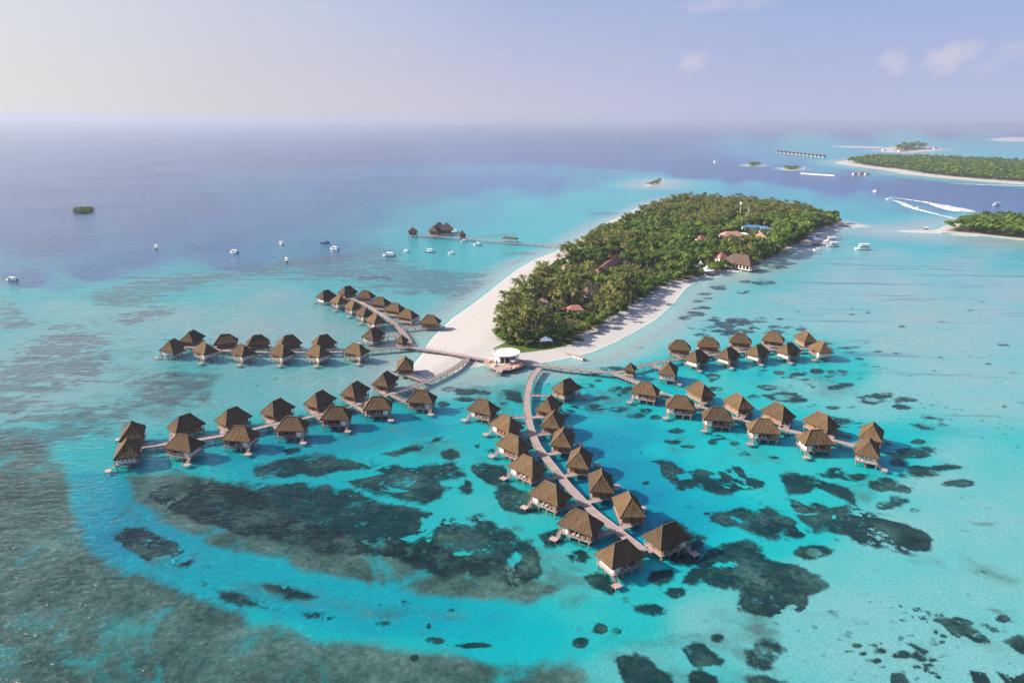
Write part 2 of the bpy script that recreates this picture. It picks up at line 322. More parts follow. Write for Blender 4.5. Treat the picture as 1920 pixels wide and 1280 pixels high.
OVAL = [  # cx, cy, rx, ry, ring?
 (1221, 1139, 27, 14, 0), (1127, 1174, 14, 11, 0), (1155, 1178, 11, 7, 0), (1090, 1200, 16, 10, 0), (1435, 1222, 35, 27, 0), (1345, 1191, 13, 8, 0), (1440, 1277, 42, 16, 0), (1268, 1107, 20, 11, 0), (1525, 1031, 31, 15, 1),
 (1880, 1156, 12, 6, 0), (1690, 1222, 17, 8, 0), (1650, 1216, 15, 6, 0), (1645, 1234, 11, 5, 0), (1695, 1156, 8, 5, 0), (1720, 1138, 9, 4, 0), (1610, 1259, 9, 6, 0),
 (1710, 846, 48, 12, 0), (1683, 866, 16, 8, 0), (1730, 880, 30, 12, 0), (1768, 873, 26, 7, 0), (1797, 903, 33, 7, 0), (1655, 905, 26, 15, 0), (1694, 916, 24, 10, 0), (1687, 932, 24, 12, 0), (1657, 943, 20, 9, 0), (1690, 888, 13, 5, 0), (1717, 952, 12, 5, 0), (1813, 927, 12, 4, 0), (1720, 825, 14, 5, 0),
 (1337, 704, 15, 6, 1), (1340, 727, 14, 5, 0), (1636, 746, 26, 9, 1), (1654, 738, 22, 8, 0), (1700, 746, 24, 5, 0), (1692, 760, 18, 5, 0), (1742, 790, 34, 13, 1), (1772, 783, 18, 3, 0), (1590, 790, 30, 9, 0), (1560, 784, 24, 7, 0), (1618, 797, 20, 6, 0), (1570, 812, 36, 12, 0),
 (1430, 693, 8, 3, 0), (1428, 700, 9, 3, 0), (1463, 697, 14, 4, 0), (1500, 698, 20, 5, 0), (1490, 691, 9, 3, 0), (1533, 694, 14, 6, 0), (1570, 697, 19, 6, 1), (1475, 705, 11, 3, 0), (1508, 709, 10, 3, 0), (1442, 723, 17, 6, 1), (1568, 723, 20, 5, 0), (1585, 719, 18, 4, 0), (1470, 742, 34, 10, 1), (1497, 748, 22, 6, 0), (1523, 757, 12, 4, 0), (1565, 761, 14, 4, 0), (1412, 742, 16, 6, 0), (1595, 761, 9, 3, 0),
 (1316, 576, 16, 4, 0), (1304, 587, 18, 5, 0), (1287, 594, 14, 5, 0), (1342, 597, 14, 5, 0), (1386, 601, 30, 8, 0), (1427, 598, 15, 5, 1), (1415, 614, 14, 4, 0), (1453, 611, 13, 4, 0), (1345, 614, 30, 8, 0), (1292, 613, 10, 4, 0), (1459, 597, 10, 3, 0), (1500, 614, 11, 4, 0), (1392, 546, 15, 4, 0), (1348, 538, 16, 4, 0), (1322, 550, 13, 3, 0), (1327, 557, 11, 3, 0), (1310, 562, 12, 3, 0), (1432, 528, 24, 5, 0), (1397, 527, 13, 4, 0), (1452, 500, 26, 4, 0), (1425, 505, 14, 3, 0), (1380, 621, 34, 6, 0), (1360, 607, 24, 6, 0), (1320, 626, 18, 4, 0), (1479, 612, 9, 3, 0), (1450, 620, 22, 4, 0), (1555, 643, 24, 4, 0), (1590, 650, 22, 3, 0),
 (845, 728, 22, 5, 1), (880, 733, 30, 6, 0), (905, 734, 15, 4, 0), (872, 746, 24, 5, 0), (833, 755, 14, 6, 0), (865, 758, 12, 5, 0), (958, 733, 16, 6, 1), (1020, 718, 11, 4, 0), (1099, 721, 15, 5, 1), (1073, 762, 15, 9, 0), (1112, 762, 22, 9, 0), (1160, 765, 22, 6, 0), (1192, 776, 18, 6, 0), (1232, 780, 14, 5, 0), (1125, 745, 22, 6, 0), (1150, 690, 24, 5, 0), (1165, 728, 26, 7, 0), (1121, 711, 8, 3, 0), (1210, 700, 10, 3, 0), (1212, 768, 14, 6, 0),
 (1270, 806, 20, 5, 0), (1262, 822, 18, 7, 0), (1290, 834, 15, 4, 0), (1338, 825, 9, 5, 0), (1345, 817, 13, 5, 0), (1378, 829, 11, 4, 0), (1395, 848, 11, 5, 0), (1212, 902, 7, 4, 0), (1388, 836, 7, 3, 0), (1275, 913, 10, 5, 0),
 (915, 841, 11, 6, 0), (898, 833, 8, 4, 0), (973, 985, 12, 8, 0), (700, 765, 12, 4, 0), (785, 783, 10, 4, 0), (640, 805, 12, 4, 0), (945, 754, 10, 3, 0), (985, 878, 10, 6, 0),
 (760, 1128, 10, 8, 0), (712, 1131, 7, 5, 0), (838, 1138, 18, 5, 0), (890, 1142, 6, 4, 0), (715, 1164, 16, 6, 0), (803, 1168, 5, 6, 0), (815, 1196, 18, 7, 0), (665, 1142, 6, 8, 0), (640, 1165, 8, 4, 0), (777, 1228, 9, 7, 0), (890, 1205, 40, 5, 0),
 
 (320, 697, 14, 3, 0), (335, 702, 12, 3, 0), (1190, 950, 8, 4, 0), (1180, 912, 6, 3, 0), (1560, 885, 30, 10, 0), (1600, 892, 26, 8, 0),
 (1450, 855, 10, 3, 0), (1110, 700, 18, 3, 0), (700, 520, 40, 4, 0), (965, 520, 26, 4, 0),
]
_rv = random.Random(77)
for _ in range(95):
    x_ = _rv.uniform(1590, 1925); y_ = _rv.uniform(1175, 1282)+max(0, (1720-x_)*.25)
    OVAL.append((x_, y_, _rv.uniform(3, 11), _rv.uniform(2, 5), 0))
for _ in range(26): x_ = _rv.uniform(1630, 1770); OVAL.append((x_, 1128+(x_-1630)*.2+_rv.uniform(-9, 9), _rv.uniform(2, 7), _rv.uniform(1.5, 3.5), 0))
for _ in range(70): OVAL.append((_rv.uniform(1480, 1900), _rv.uniform(560, 770), _rv.uniform(3, 11), _rv.uniform(1, 2.2), 0))
for _ in range(40): OVAL.append((_rv.uniform(1120, 1460), _rv.uniform(700, 960), _rv.uniform(2, 8), _rv.uniform(1.5, 3.5), 0))
GREY = [
 ([(160, 556), (220, 532), (300, 512), (400, 501), (480, 491), (560, 481), (620, 470), (700, 461), (740, 474), (760, 490), (830, 502), (900, 514), (930, 526), (905, 548), (850, 560), (790, 551), (720, 545), (640, 531), (560, 521), (480, 521), (400, 531), (340, 546), (260, 570), (200, 572)], 17),
 ([(205, 592), (290, 571), (335, 573), (320, 590), (240, 612)], 12),
 ([(55, 650), (90, 620), (130, 610), (180, 622), (215, 650), (205, 690), (160, 722), (90, 745), (30, 770), (-20, 790), (-20, 690), (20, 670)], 24),
 ([(-20, 560), (25, 562), (62, 605), (30, 618), (-20, 615)], 12), ([(265, 712), (330, 690), (385, 705), (390, 735), (320, 770), (255, 755)], 22), ([(-20, 790), (80, 775), (220, 745), (260, 780), (140, 830), (60, 850), (-20, 860)], 26),
 ([(640, 470), (720, 464), (760, 470), (700, 480)], 7), ([(720, 540), (790, 536), (840, 545), (760, 556)], 8), ([(680, 505), (760, 505), (840, 520), (800, 530), (720, 525)], 10), ([(930, 470), (1000, 472), (1010, 478), (940, 478)], 5), ([(970, 487), (1000, 484), (985, 492), (950, 494)], 4), ([(1100, 395), (1170, 398), (1180, 406), (1110, 404)], 6), ([(900, 440), (960, 437), (970, 442), (910, 446)], 6), ([(860, 515), (920, 505), (930, 511), (870, 522)], 5),
]
RUB = [
 ([(830, 700), (1000, 710), (990, 800), (900, 800), (850, 760)], 25, .42), ([(1230, 785), (1480, 840), (1500, 900), (1380, 880), (1250, 860)], 25, .36), ([(1050, 700), (1200, 710), (1240, 780), (1120, 790), (1060, 750)], 25, .42), ([(1380, 690), (1600, 690), (1620, 745), (1420, 765)], 20, .30), ([(1560, 860), (1660, 890), (1640, 960), (1560, 930)], 20, .5),
 ([(260, 640), (420, 690), (430, 760), (320, 800), (200, 790), (180, 680)], 35, .42), ([(640, 790), (760, 790), (900, 830), (880, 860), (700, 850), (560, 845)], 18, .34), ([(150, 900), (250, 940), (420, 1058), (700, 1120), (900, 1142), (900, 1165), (700, 1162), (420, 1112), (250, 1052), (160, 985)], 20, .36), ([(880, 840), (930, 850), (960, 960), (1010, 1010), (960, 1000), (900, 930)], 16, .36), ([(0, 560), (250, 600), (240, 800), (0, 800)], 60, .34),
 ([(-80, 800), (60, 815), (125, 860), (135, 950), (185, 1035), (300, 1085), (450, 1145), (640, 1190), (850, 1222), (1020, 1225), (1100, 1240), (1150, 1320), (-80, 1320)], 40, .95),
 ([(235, 888), (330, 880), (460, 900), (560, 960), (700, 1000), (830, 1010), (980, 1060), (1060, 1100), (1000, 1132), (800, 1112), (600, 1072), (420, 1032), (290, 972), (240, 925)], 26, .95),
 ([(990, 1000), (1100, 1050), (1130, 1100), (1080, 1140), (1010, 1135), (960, 1090)], 20, .45),
 ([(1100, 1210), (1180, 1150), (1300, 1120), (1420, 1110), (1500, 1180), (1420, 1320), (1080, 1320)], 50, .42),
 ([(1640, 1020), (1800, 1040), (1920, 1060), (1920, 1110), (1780, 1090), (1660, 1060)], 30, .35),
 ([(1480, 1050), (1700, 1120), (1920, 1160), (1980, 1320), (1480, 1320)], 60, .16),
 ([(1480, 925), (1550, 912), (1605, 945), (1570, 955), (1500, 940)], 8, .7), ([(1500, 940), (1530, 935), (1545, 950), (1520, 958)], 8, .7), ([(1690, 1000), (1725, 995), (1740, 1012), (1705, 1022)], 8, .8), ([(1440, 965), (1480, 975), (1500, 1000), (1460, 1000)], 12, .7), ([(1420, 1070), (1460, 1065), (1470, 1085), (1430, 1095)], 12, .7),
 ([(620, 1052), (700, 1045), (760, 1070), (740, 1090), (650, 1080)], 12, .9), ([(800, 1000), (850, 985), (880, 1000), (850, 1015)], 12, .6), ([(800, 1065), (850, 1055), (870, 1075), (830, 1090)], 10, .7), ([(955, 1070), (1000, 1055), (1005, 1080), (965, 1088)], 8, .7),
]
HOLES = [([(948, 1045), (968, 1030), (985, 1036), (975, 1050), (960, 1058)], 4), ([(850, 1032), (885, 1032), (880, 1037), (852, 1037)], 3), ([(1268, 886), (1290, 884), (1297, 892), (1275, 896)], 4), ([(1328, 888), (1350, 886), (1352, 892), (1334, 894)], 4), ([(820, 900), (870, 893), (868, 903), (826, 908)], 5), ([(670, 880), (700, 878), (698, 886), (675, 887)], 4), ([(1480, 928), (1540, 915), (1600, 944), (1560, 946), (1510, 936)], 6), ([(590, 893), (640, 880), (700, 878), (720, 884), (660, 896)], 6)]
DEPTH_SHADE = [(x, 298+(x-1100)*.0905+o, 1.0) for x in range(1100, 2000, 55) for o in (-7, 7)]+[(470,340,.93),(510,335,.92),(560,329,.91),(620,323,.90),(660,321,.89),(700,319,.88),(750,317.5,.87),(800,316,.87),(850,315,.86),(900,314.5,.86),(950,314.5,.85),(1000,315,.84),(1050,317.5,.82),(1100,320,.80),(1150,323,.76),(1200,328,.66)]+[(x,303-(x-300)*.006,1) for x in range(300,1180,60)]+[(x,341,.93) for x in range(560,1050,60)]+[(x, 268, 1) for x in range(0, 1300, 110)]+[(x, 292, 1) for x in range(0, 1200, 110)]+[(x, 242, 1) for x in range(0, 2000, 160)]+[(60,340,1),(200,330,1),(330,322,.99),(100,380,1),(380,380,.97),(0,250,1),(400,250,1),(800,250,1),(1200,252,1),(1440,248,.95),(0,300,1),(300,300,1),(700,285,1),(1000,285,1),(1250,296,.97),(200,360,.98),
 (1300,312,1),(1500,335,1),(1700,353,1),(1900,366,1),(1150,303,1),(1600,340,1),(1800,360,1),(1400,325,1),(1900,385,.93),(1800,400,.86),(1720,395,.8),
 (1500,268,.6),(1700,262,.55),(1900,278,.55),(1560,285,.62),(1450,297,.8),(1850,250,.8),(1400,275,.8),(1750,290,.5),(1800,295,.5),(1900,300,.5),(1540,318,.7),(1640,330,.72),
 (440,340,.9),(1230,335,.5),(1330,348,.5),(1420,345,.6),
 (560,355,.88),(700,345,.9),(850,343,.9),(1000,342,.86),(1080,342,.8),(600,380,.92),(800,372,.84),(950,362,.72),
 (100,450,.97),(300,420,.96),(500,405,.92),(680,405,.85),(620,470,.86),(450,490,.88),(60,525,.95),(250,480,.93),(400,450,.93),(0,420,.97),(180,510,.93),
 (800,405,.68),(850,390,.66),(980,385,.55),(1100,370,.48),(1200,365,.42),(1100,425,.4),(940,455,.44),(760,440,.6),(840,480,.48),(1030,440,.42),(720,500,.52),
 (950,520,.36),(850,560,.33),(700,565,.36),(500,560,.24),(350,600,.20),(600,620,.16),(480,610,.16),(770,640,.15),(250,590,.22),(150,580,.24),(60,552,.5),(160,556,.4),(20,575,.35),(100,575,.3),(450,535,.36),(200,545,.5),(120,535,.75),(320,525,.6),
 (560,705,.20),(700,695,.17),(420,695,.28),(300,720,.26),(230,710,.26),(450,740,.28),(650,700,.19),(540,685,.32),(360,680,.36),(640,680,.26),(250,660,.26),(250,770,.33),(400,760,.32),(100,700,.2),(120,640,.2),(60,740,.2),(540,740,.28),(160,740,.25),
 (600,822,.70),(700,815,.72),(790,800,.72),(860,770,.58),(745,850,.55),(830,830,.55),(540,838,.72),(450,858,.66),(330,890,.5),(680,790,.72),(850,720,.48),(900,705,.33),
 (870,850,.5),(905,890,.46),(940,840,.5),(900,945,.42),(1000,960,.42),(930,1000,.4),
 (1130,770,.66),(1120,830,.82),(1180,830,.80),(1180,870,.82),(1230,930,.82),(1230,870,.78),(1200,805,.74),(1300,945,.74),(1180,980,.76),(1240,965,.78),(1150,920,.82),(1330,930,.66),
 (1110,705,.48),(1000,715,.45),(920,730,.43),(1080,740,.55),(1050,690,.4),(1130,670,.3),(1180,650,.28),
 (1240,840,.60),(1330,850,.50),(1430,860,.45),(1540,870,.40),(1280,785,.55),(1400,820,.52),(1440,915,.45),(1460,1000,.5),
 (1350,715,.40),(1500,720,.28),(1250,740,.62),(1420,690,.55),(1300,700,.58),(1560,690,.5),(1230,720,.6),(1200,690,.5),(1520,685,.5),  # bluer points before the far-right row paint in the bungalow shadows
 (1600,600,.17),(1700,650,.16),(1850,600,.16),(1700,715,.20),(1850,745,.20),(1600,520,.18),(1800,500,.20),(1720,580,.12),(1900,540,.16),(1660,540,.14),(1800,680,.15),(1750,900,.23),(1850,950,.23),(1700,1000,.24),(1800,1100,.23),(1600,1120,.26),(1500,1200,.27),(1900,1220,.24),(1650,480,.24),(1850,470,.26),(1500,560,.18),(1400,590,.25),(1450,525,.30),(1560,470,.30),(1340,570,.3),(1300,620,.28),  # upper-right lagoon points set paler to paint in sky reflection
 (1650,840,.66),(1690,856,.62),(1740,862,.4),(1780,850,.28),(1620,760,.26),(1590,820,.55),  # bluer points by the near-right end bungalows paint in their cast shadow
 (1700,428,.55),(1640,410,.55),(1640,445,.42),(1760,455,.42),(1900,480,.4),(1600,390,.62),(1660,385,.72),(1620,365,.78),(1500,365,.6),(1560,395,.55),(1680,410,.68),(1470,358,.66),
 (1100,1150,.42),(1010,1175,.58),(1150,1170,.46),(900,1150,.66),(800,1135,.68),(600,1125,.70),(400,1065,.70),(300,1052,.72),(230,1010,.82),(195,960,.80),(185,905,.74),(230,930,.78),(160,950,.74),(195,860,.55),(165,800,.42),(460,1090,.66),(700,1155,.68),
 (1050,1050,.38),(1080,1090,.38),(700,1230,.42),(300,1200,.42),(100,1100,.45),(100,950,.44),(60,850,.4),(500,1200,.42),(1200,1245,.34),(1350,1160,.27),(1450,1170,.27),(1550,1060,.3),(1650,1060,.27)]

def segdist(P, poly):
    P = np.asarray(P, float); q = np.asarray(poly, float); n = len(q)
    d2 = np.full(len(P), 1e18); ins = np.zeros(len(P), bool)
    for i in range(n):
        a = q[i]; b = q[(i+1) % n]; e = b-a; w = P-a
        t = np.clip((w@e)/max(e@e, 1e-9), 0, 1); r = w-t[:, None]*e; d2 = np.minimum(d2, (r*r).sum(1))
        c = (a[1] <= P[:, 1]) != (b[1] <= P[:, 1])
        if abs(e[1]) > 1e-12:
            ins ^= c & (P[:, 0] < a[0]+(P[:, 1]-a[1])*e[0]/e[1])
    d = np.sqrt(d2); return np.where(ins, d, -d)          # positive inside
def sd_near(P, poly, margin, out=-1e3):
    q = np.asarray(poly, float); lo = q.min(0)-margin; hi = q.max(0)+margin
    k = np.where(((P >= lo) & (P <= hi)).all(1))[0]; r = np.full(len(P), float(out))
    if len(k): r[k] = segdist(P[k], q)
    return r
def sstep(x, a, b): t = np.clip((x-a)/(b-a), 0, 1); return t*t*(3-2*t)

# sheet laid out in rings round the point below the viewpoint, finer where detail is near
front = np.arange(-44, 44.01, .16); side = np.concatenate([np.arange(-180, -44, 4.0)])
ang = np.radians(np.concatenate([side, front, -side[::-1][:-1]-0.0])); ang = np.unique(np.round(ang, 6)); NA = len(ang)
rr = [30.0, 60.0, 90.0]
r_ = 105.0
while r_ < 60000:
    rr.append(r_); r_ += max(.55, r_*r_/110.0*.0011*1.15)
    if r_ > 6000: r_ += r_*.05
rr = np.array(rr); NR = len(rr)
TH, RD = np.meshgrid(ang, rr); X = (RD*np.sin(TH)).ravel(); Y = (RD*np.cos(TH)).ravel(); XY = np.stack([X, Y], 1)
V = np.stack([X, Y, np.full_like(X, -CAM_H)], 1); Cc = np.maximum(V@_f, 25.0)
PX = np.clip(960+CAM_F*(V@_r)/Cc, -500, 2420); PY = np.clip(640-CAM_F*(V@_u)/Cc, 232, 1500)
back = (V@_f) < 25; PX[back] = np.where(X[back] < 0, -300, 2200); PY[back] = 1400
P2 = np.stack([PX, PY], 1)

reef = np.full(len(X), -1.0); rub = np.zeros(len(X))
for poly, soft in REEF: reef = np.maximum(reef, np.clip(sd_near(P2, poly, soft*1.5)/soft, -1, 1))
for cx, cy, rx, ry, ring in OVAL:
    k = np.where((abs(PX-cx) < rx*2.2) & (abs(PY-cy) < ry*2.2))[0]
    q = 1-np.sqrt(((PX[k]-cx)/rx)**2+((PY[k]-cy)/ry)**2); v = np.clip(q*2.2, -1, .75 if rx > 13 else .30)
    if ring: v = np.minimum(v, np.clip((.42-q)*4, -1, 1)+.25); rub[k] = np.maximum(rub[k], .55*sstep(q, .1, .5))
    reef[k] = np.maximum(reef[k], v)
grey = np.full(len(X), -1.0)
for poly, soft in GREY: grey = np.maximum(grey, np.clip(sd_near(P2, poly, soft*1.5)/soft, -1, .75))
for poly, soft, amp in RUB: rub = np.maximum(rub, amp*sstep(sd_near(P2, poly, soft*1.5)/soft, -.7, .9))
for poly, soft in HOLES:
    h = np.clip(sd_near(P2, poly, soft*2)/soft, -1, 1); reef = np.minimum(reef, -h+.15*(h < -.99)); reef = np.where(h > -.99, np.minimum(reef, -h), reef); rub *= 1-.85*sstep(h, -.5, .6)
dp = np.array(DEPTH_SHADE); num = np.zeros(len(X)); den = np.zeros(len(X))
for x, y, v in dp:
    w = 1/((PX-x)**2+((PY-y)*2.4)**2+250)**1.9; num += w*v; den += w
deep = num/den
streak = sstep(sd_near(P2, [(1500, 450), (1960, 430), (1960, 830), (1700, 800), (1560, 700), (1500, 560)], 90)/60, -.9, .9)
# heights: beaches rise out of the water, the lagoon floor lies 1.6 m down, the open sea deeper
z = -.62-2.5*sstep(deep, .78, 1.0); sand = np.zeros(len(X)); veg = np.zeros(len(X)); shore = np.full(len(X), 1e3)
for nm, poly in [('main', ISLAND)]+list(ISLES.items()):
    far = nm != 'main'; m = 260.0 if far else 90.0
    d = sd_near(XY, poly, m)
    slope = .055 if not far else .03
    zi = np.where(d > 0, np.minimum(1.5 if not far else 2.2, d*slope), np.maximum(d*(.045 if not far else .02), -6))
    if nm == 'scrub': zi = np.minimum(zi, -.9)
    z = np.maximum(z, zi); shore = np.minimum(shore, np.where(d > -900, -d/(1 if not far else 3.0), 1e3)) if nm not in ('scrub', 'shrubA', 'shrubB') else shore
dv = sd_near(XY, VEG, 60); veg = np.maximum(veg, sstep(dv, 1, 7))
for nm, ins in (('long', 40), ('near', 7), ('resort', 40), ('islet', 8), ('shrubA', 6), ('shrubB', 6)):
    veg = np.maximum(veg, sstep(sd_near(XY, ISLES[nm], 30), ins, ins*1.6+4))
lawn = sd_near(P2, [(924, 657), (932, 668), (985, 664), (1040, 656), (1100, 640), (1085, 634), (1035, 645), (990, 648), (950, 646)], 10)
deep = deep*sstep(shore, 2, 34)+0.0
reef = np.minimum(reef, np.clip(shore/6-1.2, -1, 1)); rub *= sstep(shore, 3, 15)
me = bpy.data.meshes.new('seabed')
idx = np.arange(NA*NR).reshape(NR, NA)
q = np.stack([idx[:-1, :-1], idx[:-1, 1:], idx[1:, 1:], idx[1:, :-1]], -1).reshape(-1, 4)[:, ::-1]
w = np.stack([idx[:-1, -1], idx[:-1, 0], idx[1:, 0], idx[1:, -1]], -1).reshape(-1, 4)[:, ::-1]
q = np.concatenate([q, w])
me.vertices.add(len(X)); me.vertices.foreach_set('co', np.stack([X, Y, z], 1).astype(np.float32).ravel())
me.loops.add(q.size); me.loops.foreach_set('vertex_index', q.astype(np.int32).ravel())
me.polygons.add(len(q)); me.polygons.foreach_set('loop_start', np.arange(0, q.size, 4, dtype=np.int32)); me.polygons.foreach_set('loop_total', np.full(len(q), 4, np.int32))
me.update(calc_edges=True)
for nm, arr in (('reef', reef), ('grey', grey), ('rub', rub), ('deep', deep), ('streak', streak), ('veg', veg), ('lawn', np.clip(lawn/3, -1, 1)), ('shore', np.clip(shore, -50, 60))):
    a = me.attributes.new(nm, 'FLOAT', 'POINT'); a.data.foreach_set('value', arr.astype(np.float32))
me.polygons.foreach_set('use_smooth', np.ones(len(q), bool))

t = NT('sea_floor'); pos = t.pos()
n_mid = t.noise(pos, .16, 4, .6); n_fine = t.noise(pos, .75, 4, .65); n_big = t.noise(pos, .03, 3, .55); n_grain_caustic = t.noise(pos, 1.9, 3, .7)
streaky = t.noise(t.mapping(pos, (.03, .16, 1), (0, 0, .10)), 1.0, 4, .62)
deep_s = t.math('ADD', t.attr('deep'), t.math('MULTIPLY', t.math('MULTIPLY', t.math('SUBTRACT', n_big, .5), .30), t.math('SUBTRACT', 1.05, t.attr('deep'))))
water_col = t.ramp(deep_s, [(0, (.42, .48, .45)), (.10, (.335, .505, .485)), (.25, (.19, .52, .505)), (.42, (.020, .50, .49)), (.58, (.000, .475, .50)), (.70, (.000, .38, .455)), (.80, (.000, .30, .41)), (.87, (.006, .20, .38)), (.94, (.008, .13, .33)), (1.0, (.004, .065, .23))])
# granular coral rubble
rubc = t.ramp(t.math('ADD', t.math('ADD', t.math('MULTIPLY', n_fine, .35), t.math('MULTIPLY', n_mid, .20)), t.math('MULTIPLY', t.noise(pos, .05, 5, .65, .8), .50)), [(.30, (.014, .046, .040)), (.46, (.038, .098, .082)), (.58, (.095, .195, .165)), (.76, (.25, .42, .36))])
rub_m = t.math('ADD', t.attr('rub'), t.math('ADD', t.math('MULTIPLY', t.math('SUBTRACT', n_mid, .5), .9), t.math('MULTIPLY', t.math('SUBTRACT', t.noise(pos, .045, 4, .6, 1.0), .52), 2.6))); rub_m = t.math('MULTIPLY', t.step(rub_m, .10, .85), t.math('MINIMUM', t.math('MULTIPLY', t.attr('rub'), 1.6), 1.0))
col = t.mix(rub_m, water_col, rubc)
grain_caustic = t.mix(t.step(n_grain_caustic, .3, .72), (.74, .82, .83), (1.16, 1.11, 1.09)); col = t.mix(1.0, col, grain_caustic, 'MULTIPLY')  # floor mottling, contrast raised to paint in caustic-like light
# dark specks of coral strewn over the pale floor
vor = t.n('ShaderNodeTexVoronoi', feature='F1'); vor.inputs['Scale'].default_value = .28; t.l(pos, vor.inputs['Vector'])
speck = t.math('MULTIPLY', t.math('LESS_THAN', vor.outputs['Distance'], .20), t.math('MULTIPLY', t.step(t.noise(pos, .018, 2, .5), .52, .66), t.step(t.attr('deep'), .16, .22)))
speck = t.math('MULTIPLY', speck, t.math('LESS_THAN', t.attr('deep'), .6)); col = t.mix(t.math('MULTIPLY', speck, .55), col, (.02, .075, .09))
# coral heads and reef flats
vh = t.n('ShaderNodeTexVoronoi', feature='SMOOTH_F1'); vh.inputs['Scale'].default_value = .115; vh.inputs['Smoothness'].default_value = .35; vh.inputs['Randomness'].default_value = 1; wpos = t.n('ShaderNodeVectorMath', operation='ADD'); t.l(pos, wpos.inputs[0]); nv_ = t.n('ShaderNodeTexNoise'); nv_.inputs['Scale'].default_value = .25; t.l(pos, nv_.inputs['Vector']); sc_ = t.n('ShaderNodeVectorMath', operation='SCALE'); t.l(nv_.outputs['Color'], sc_.inputs[0]); sc_.inputs['Scale'].default_value = 5.0; t.l(sc_.outputs[0], wpos.inputs[1]); t.l(wpos.outputs[0], vh.inputs['Vector'])
heads = t.math('SUBTRACT', .42, vh.outputs['Distance'])
holes = t.math('MULTIPLY', t.step(t.math('ADD', t.noise(pos, .055, 4, .62, 1.5), t.math('MULTIPLY', t.math('SUBTRACT', n_fine, .5), .3)), .57, .66), 1.9)
rv = t.math('ADD', t.math('ADD', t.math('SUBTRACT', t.attr('reef'), holes), t.math('MULTIPLY', heads, 1.5)), t.math('ADD', t.math('MULTIPLY', t.math('SUBTRACT', n_mid, .5), 3.2), t.math('MULTIPLY', t.math('SUBTRACT', n_fine, .5), 2.2)))
reefc = t.ramp(t.math('ADD', t.math('ADD', t.math('MULTIPLY', n_fine, .45), t.math('MULTIPLY', t.noise(pos, .09, 3, .6), .55)), t.math('MULTIPLY', heads, .30)), [(.38, (.001, .006, .008)), (.50, (.003, .014, .016)), (.60, (.014, .042, .037)), (.70, (.05, .10, .08)), (.82, (.12, .20, .16))])
pale = t.math('MULTIPLY', t.step(t.math('ADD', t.noise(pos, .042, 3, .55), t.math('MULTIPLY', t.math('SUBTRACT', n_fine, .5), .35)), .50, .66), t.step(t.attr('reef'), .15, .9)); reefc = t.mix(t.math('MULTIPLY', pale, .5), reefc, rubc)
reefc = t.mix(.022, reefc, water_col)
reefc = t.mix(t.math('MULTIPLY', t.step(t.math('SUBTRACT', t.attr('rub'), t.attr('reef')), .25, 1.0), .0), reefc, rubc)
col = t.mix(t.math('MULTIPLY', t.step(rv, -.45, .55), .95), col, reefc)
# broken reef in the windward shallows, greyed to paint in sky reflection, and drawn-out streaks in the lee lagoon
gv = t.math('ADD', t.attr('grey'), t.math('ADD', t.math('MULTIPLY', t.math('SUBTRACT', streaky, .5), 5.0), t.math('MULTIPLY', t.math('SUBTRACT', n_mid, .5), 4.0)))
col = t.mix(t.math('MULTIPLY', t.step(gv, -.25, .9), .62), col, t.mix(n_fine, (.045, .050, .062), (.11, .105, .12)))
sv = t.math('MULTIPLY', t.step(t.noise(t.mapping(pos, (.010, .11, 1), (0, 0, .12)), 1.0, 5, .62), .54, .66), t.attr('streak'))
col = t.mix(t.math('MULTIPLY', sv, .55), col, (.055, .13, .22))
# dry sand, damp rim, forest floor, lawn
z_ = t.n('ShaderNodeSeparateXYZ'); t.l(pos, z_.inputs[0]); zz = z_.outputs['Z']
sandc = t.mix(t.noise(pos, .4, 5, .65), (.318, .308, .298), (.368, .357, .346)); sandc = t.mix(t.math('MULTIPLY', t.step(t.noise(pos, 2.2, 3, .6), .5, .75), .2), sandc, (.36, .335, .31))
wrack = t.math('MULTIPLY', t.math('LESS_THAN', t.math('ABSOLUTE', t.math('SUBTRACT', t.math('ADD', zz, t.math('MULTIPLY', n_mid, .3)), .72)), .03), t.step(n_fine, .45, .6)); sandc = t.mix(t.math('MULTIPLY', wrack, .35), sandc, (.27, .23, .19))
wet = t.mix(.96, sandc, (.33, .60, .54))
jit = t.math('MULTIPLY', t.math('SUBTRACT', n_mid, .5), .35)
col = t.mix(t.step(t.math('ADD', zz, jit), -.60, -.1), col, wet); col = t.mix(t.step(t.math('ADD', zz, t.math('MULTIPLY', jit, .3)), -.10, .10), col, sandc)
soil = t.mix(t.noise(pos, .5, 4, .6), (.030, .038, .014), (.085, .078, .045)); col = t.mix(t.attr('veg'), col, soil)
grass = t.mix(t.noise(pos, .8, 4, .6), (.04, .075, .014), (.075, .12, .025)); col = t.mix(t.step(t.math('ADD', t.attr('lawn'), t.math('SUBTRACT', n_fine, .5)), -.1, .25), col, grass)
t.pbr(col, .95, .05)
me.materials.append(t.mat)
tag(link('seabed', me), 'pale sand, coral reef and beach under and round the clear lagoon', None, None, 'structure')

# ------------------------------------------------------------------ the water surface
t = NT('sea_water'); pos = t.pos()
h1 = t.noise(t.mapping(pos, (.22, .5, .3), (0, 0, rad(28))), 1.0, 3, .55, .3)
h2 = t.noise(t.mapping(pos, (.75, 1.5, 1), (0, 0, rad(20))), 1.0, 3, .6)
h3 = t.noise(t.mapping(pos, (.04, .10, 1), (0, 0, rad(32))), 1.0, 2, .5)
gust = t.noise(pos, .006, 3, .5)
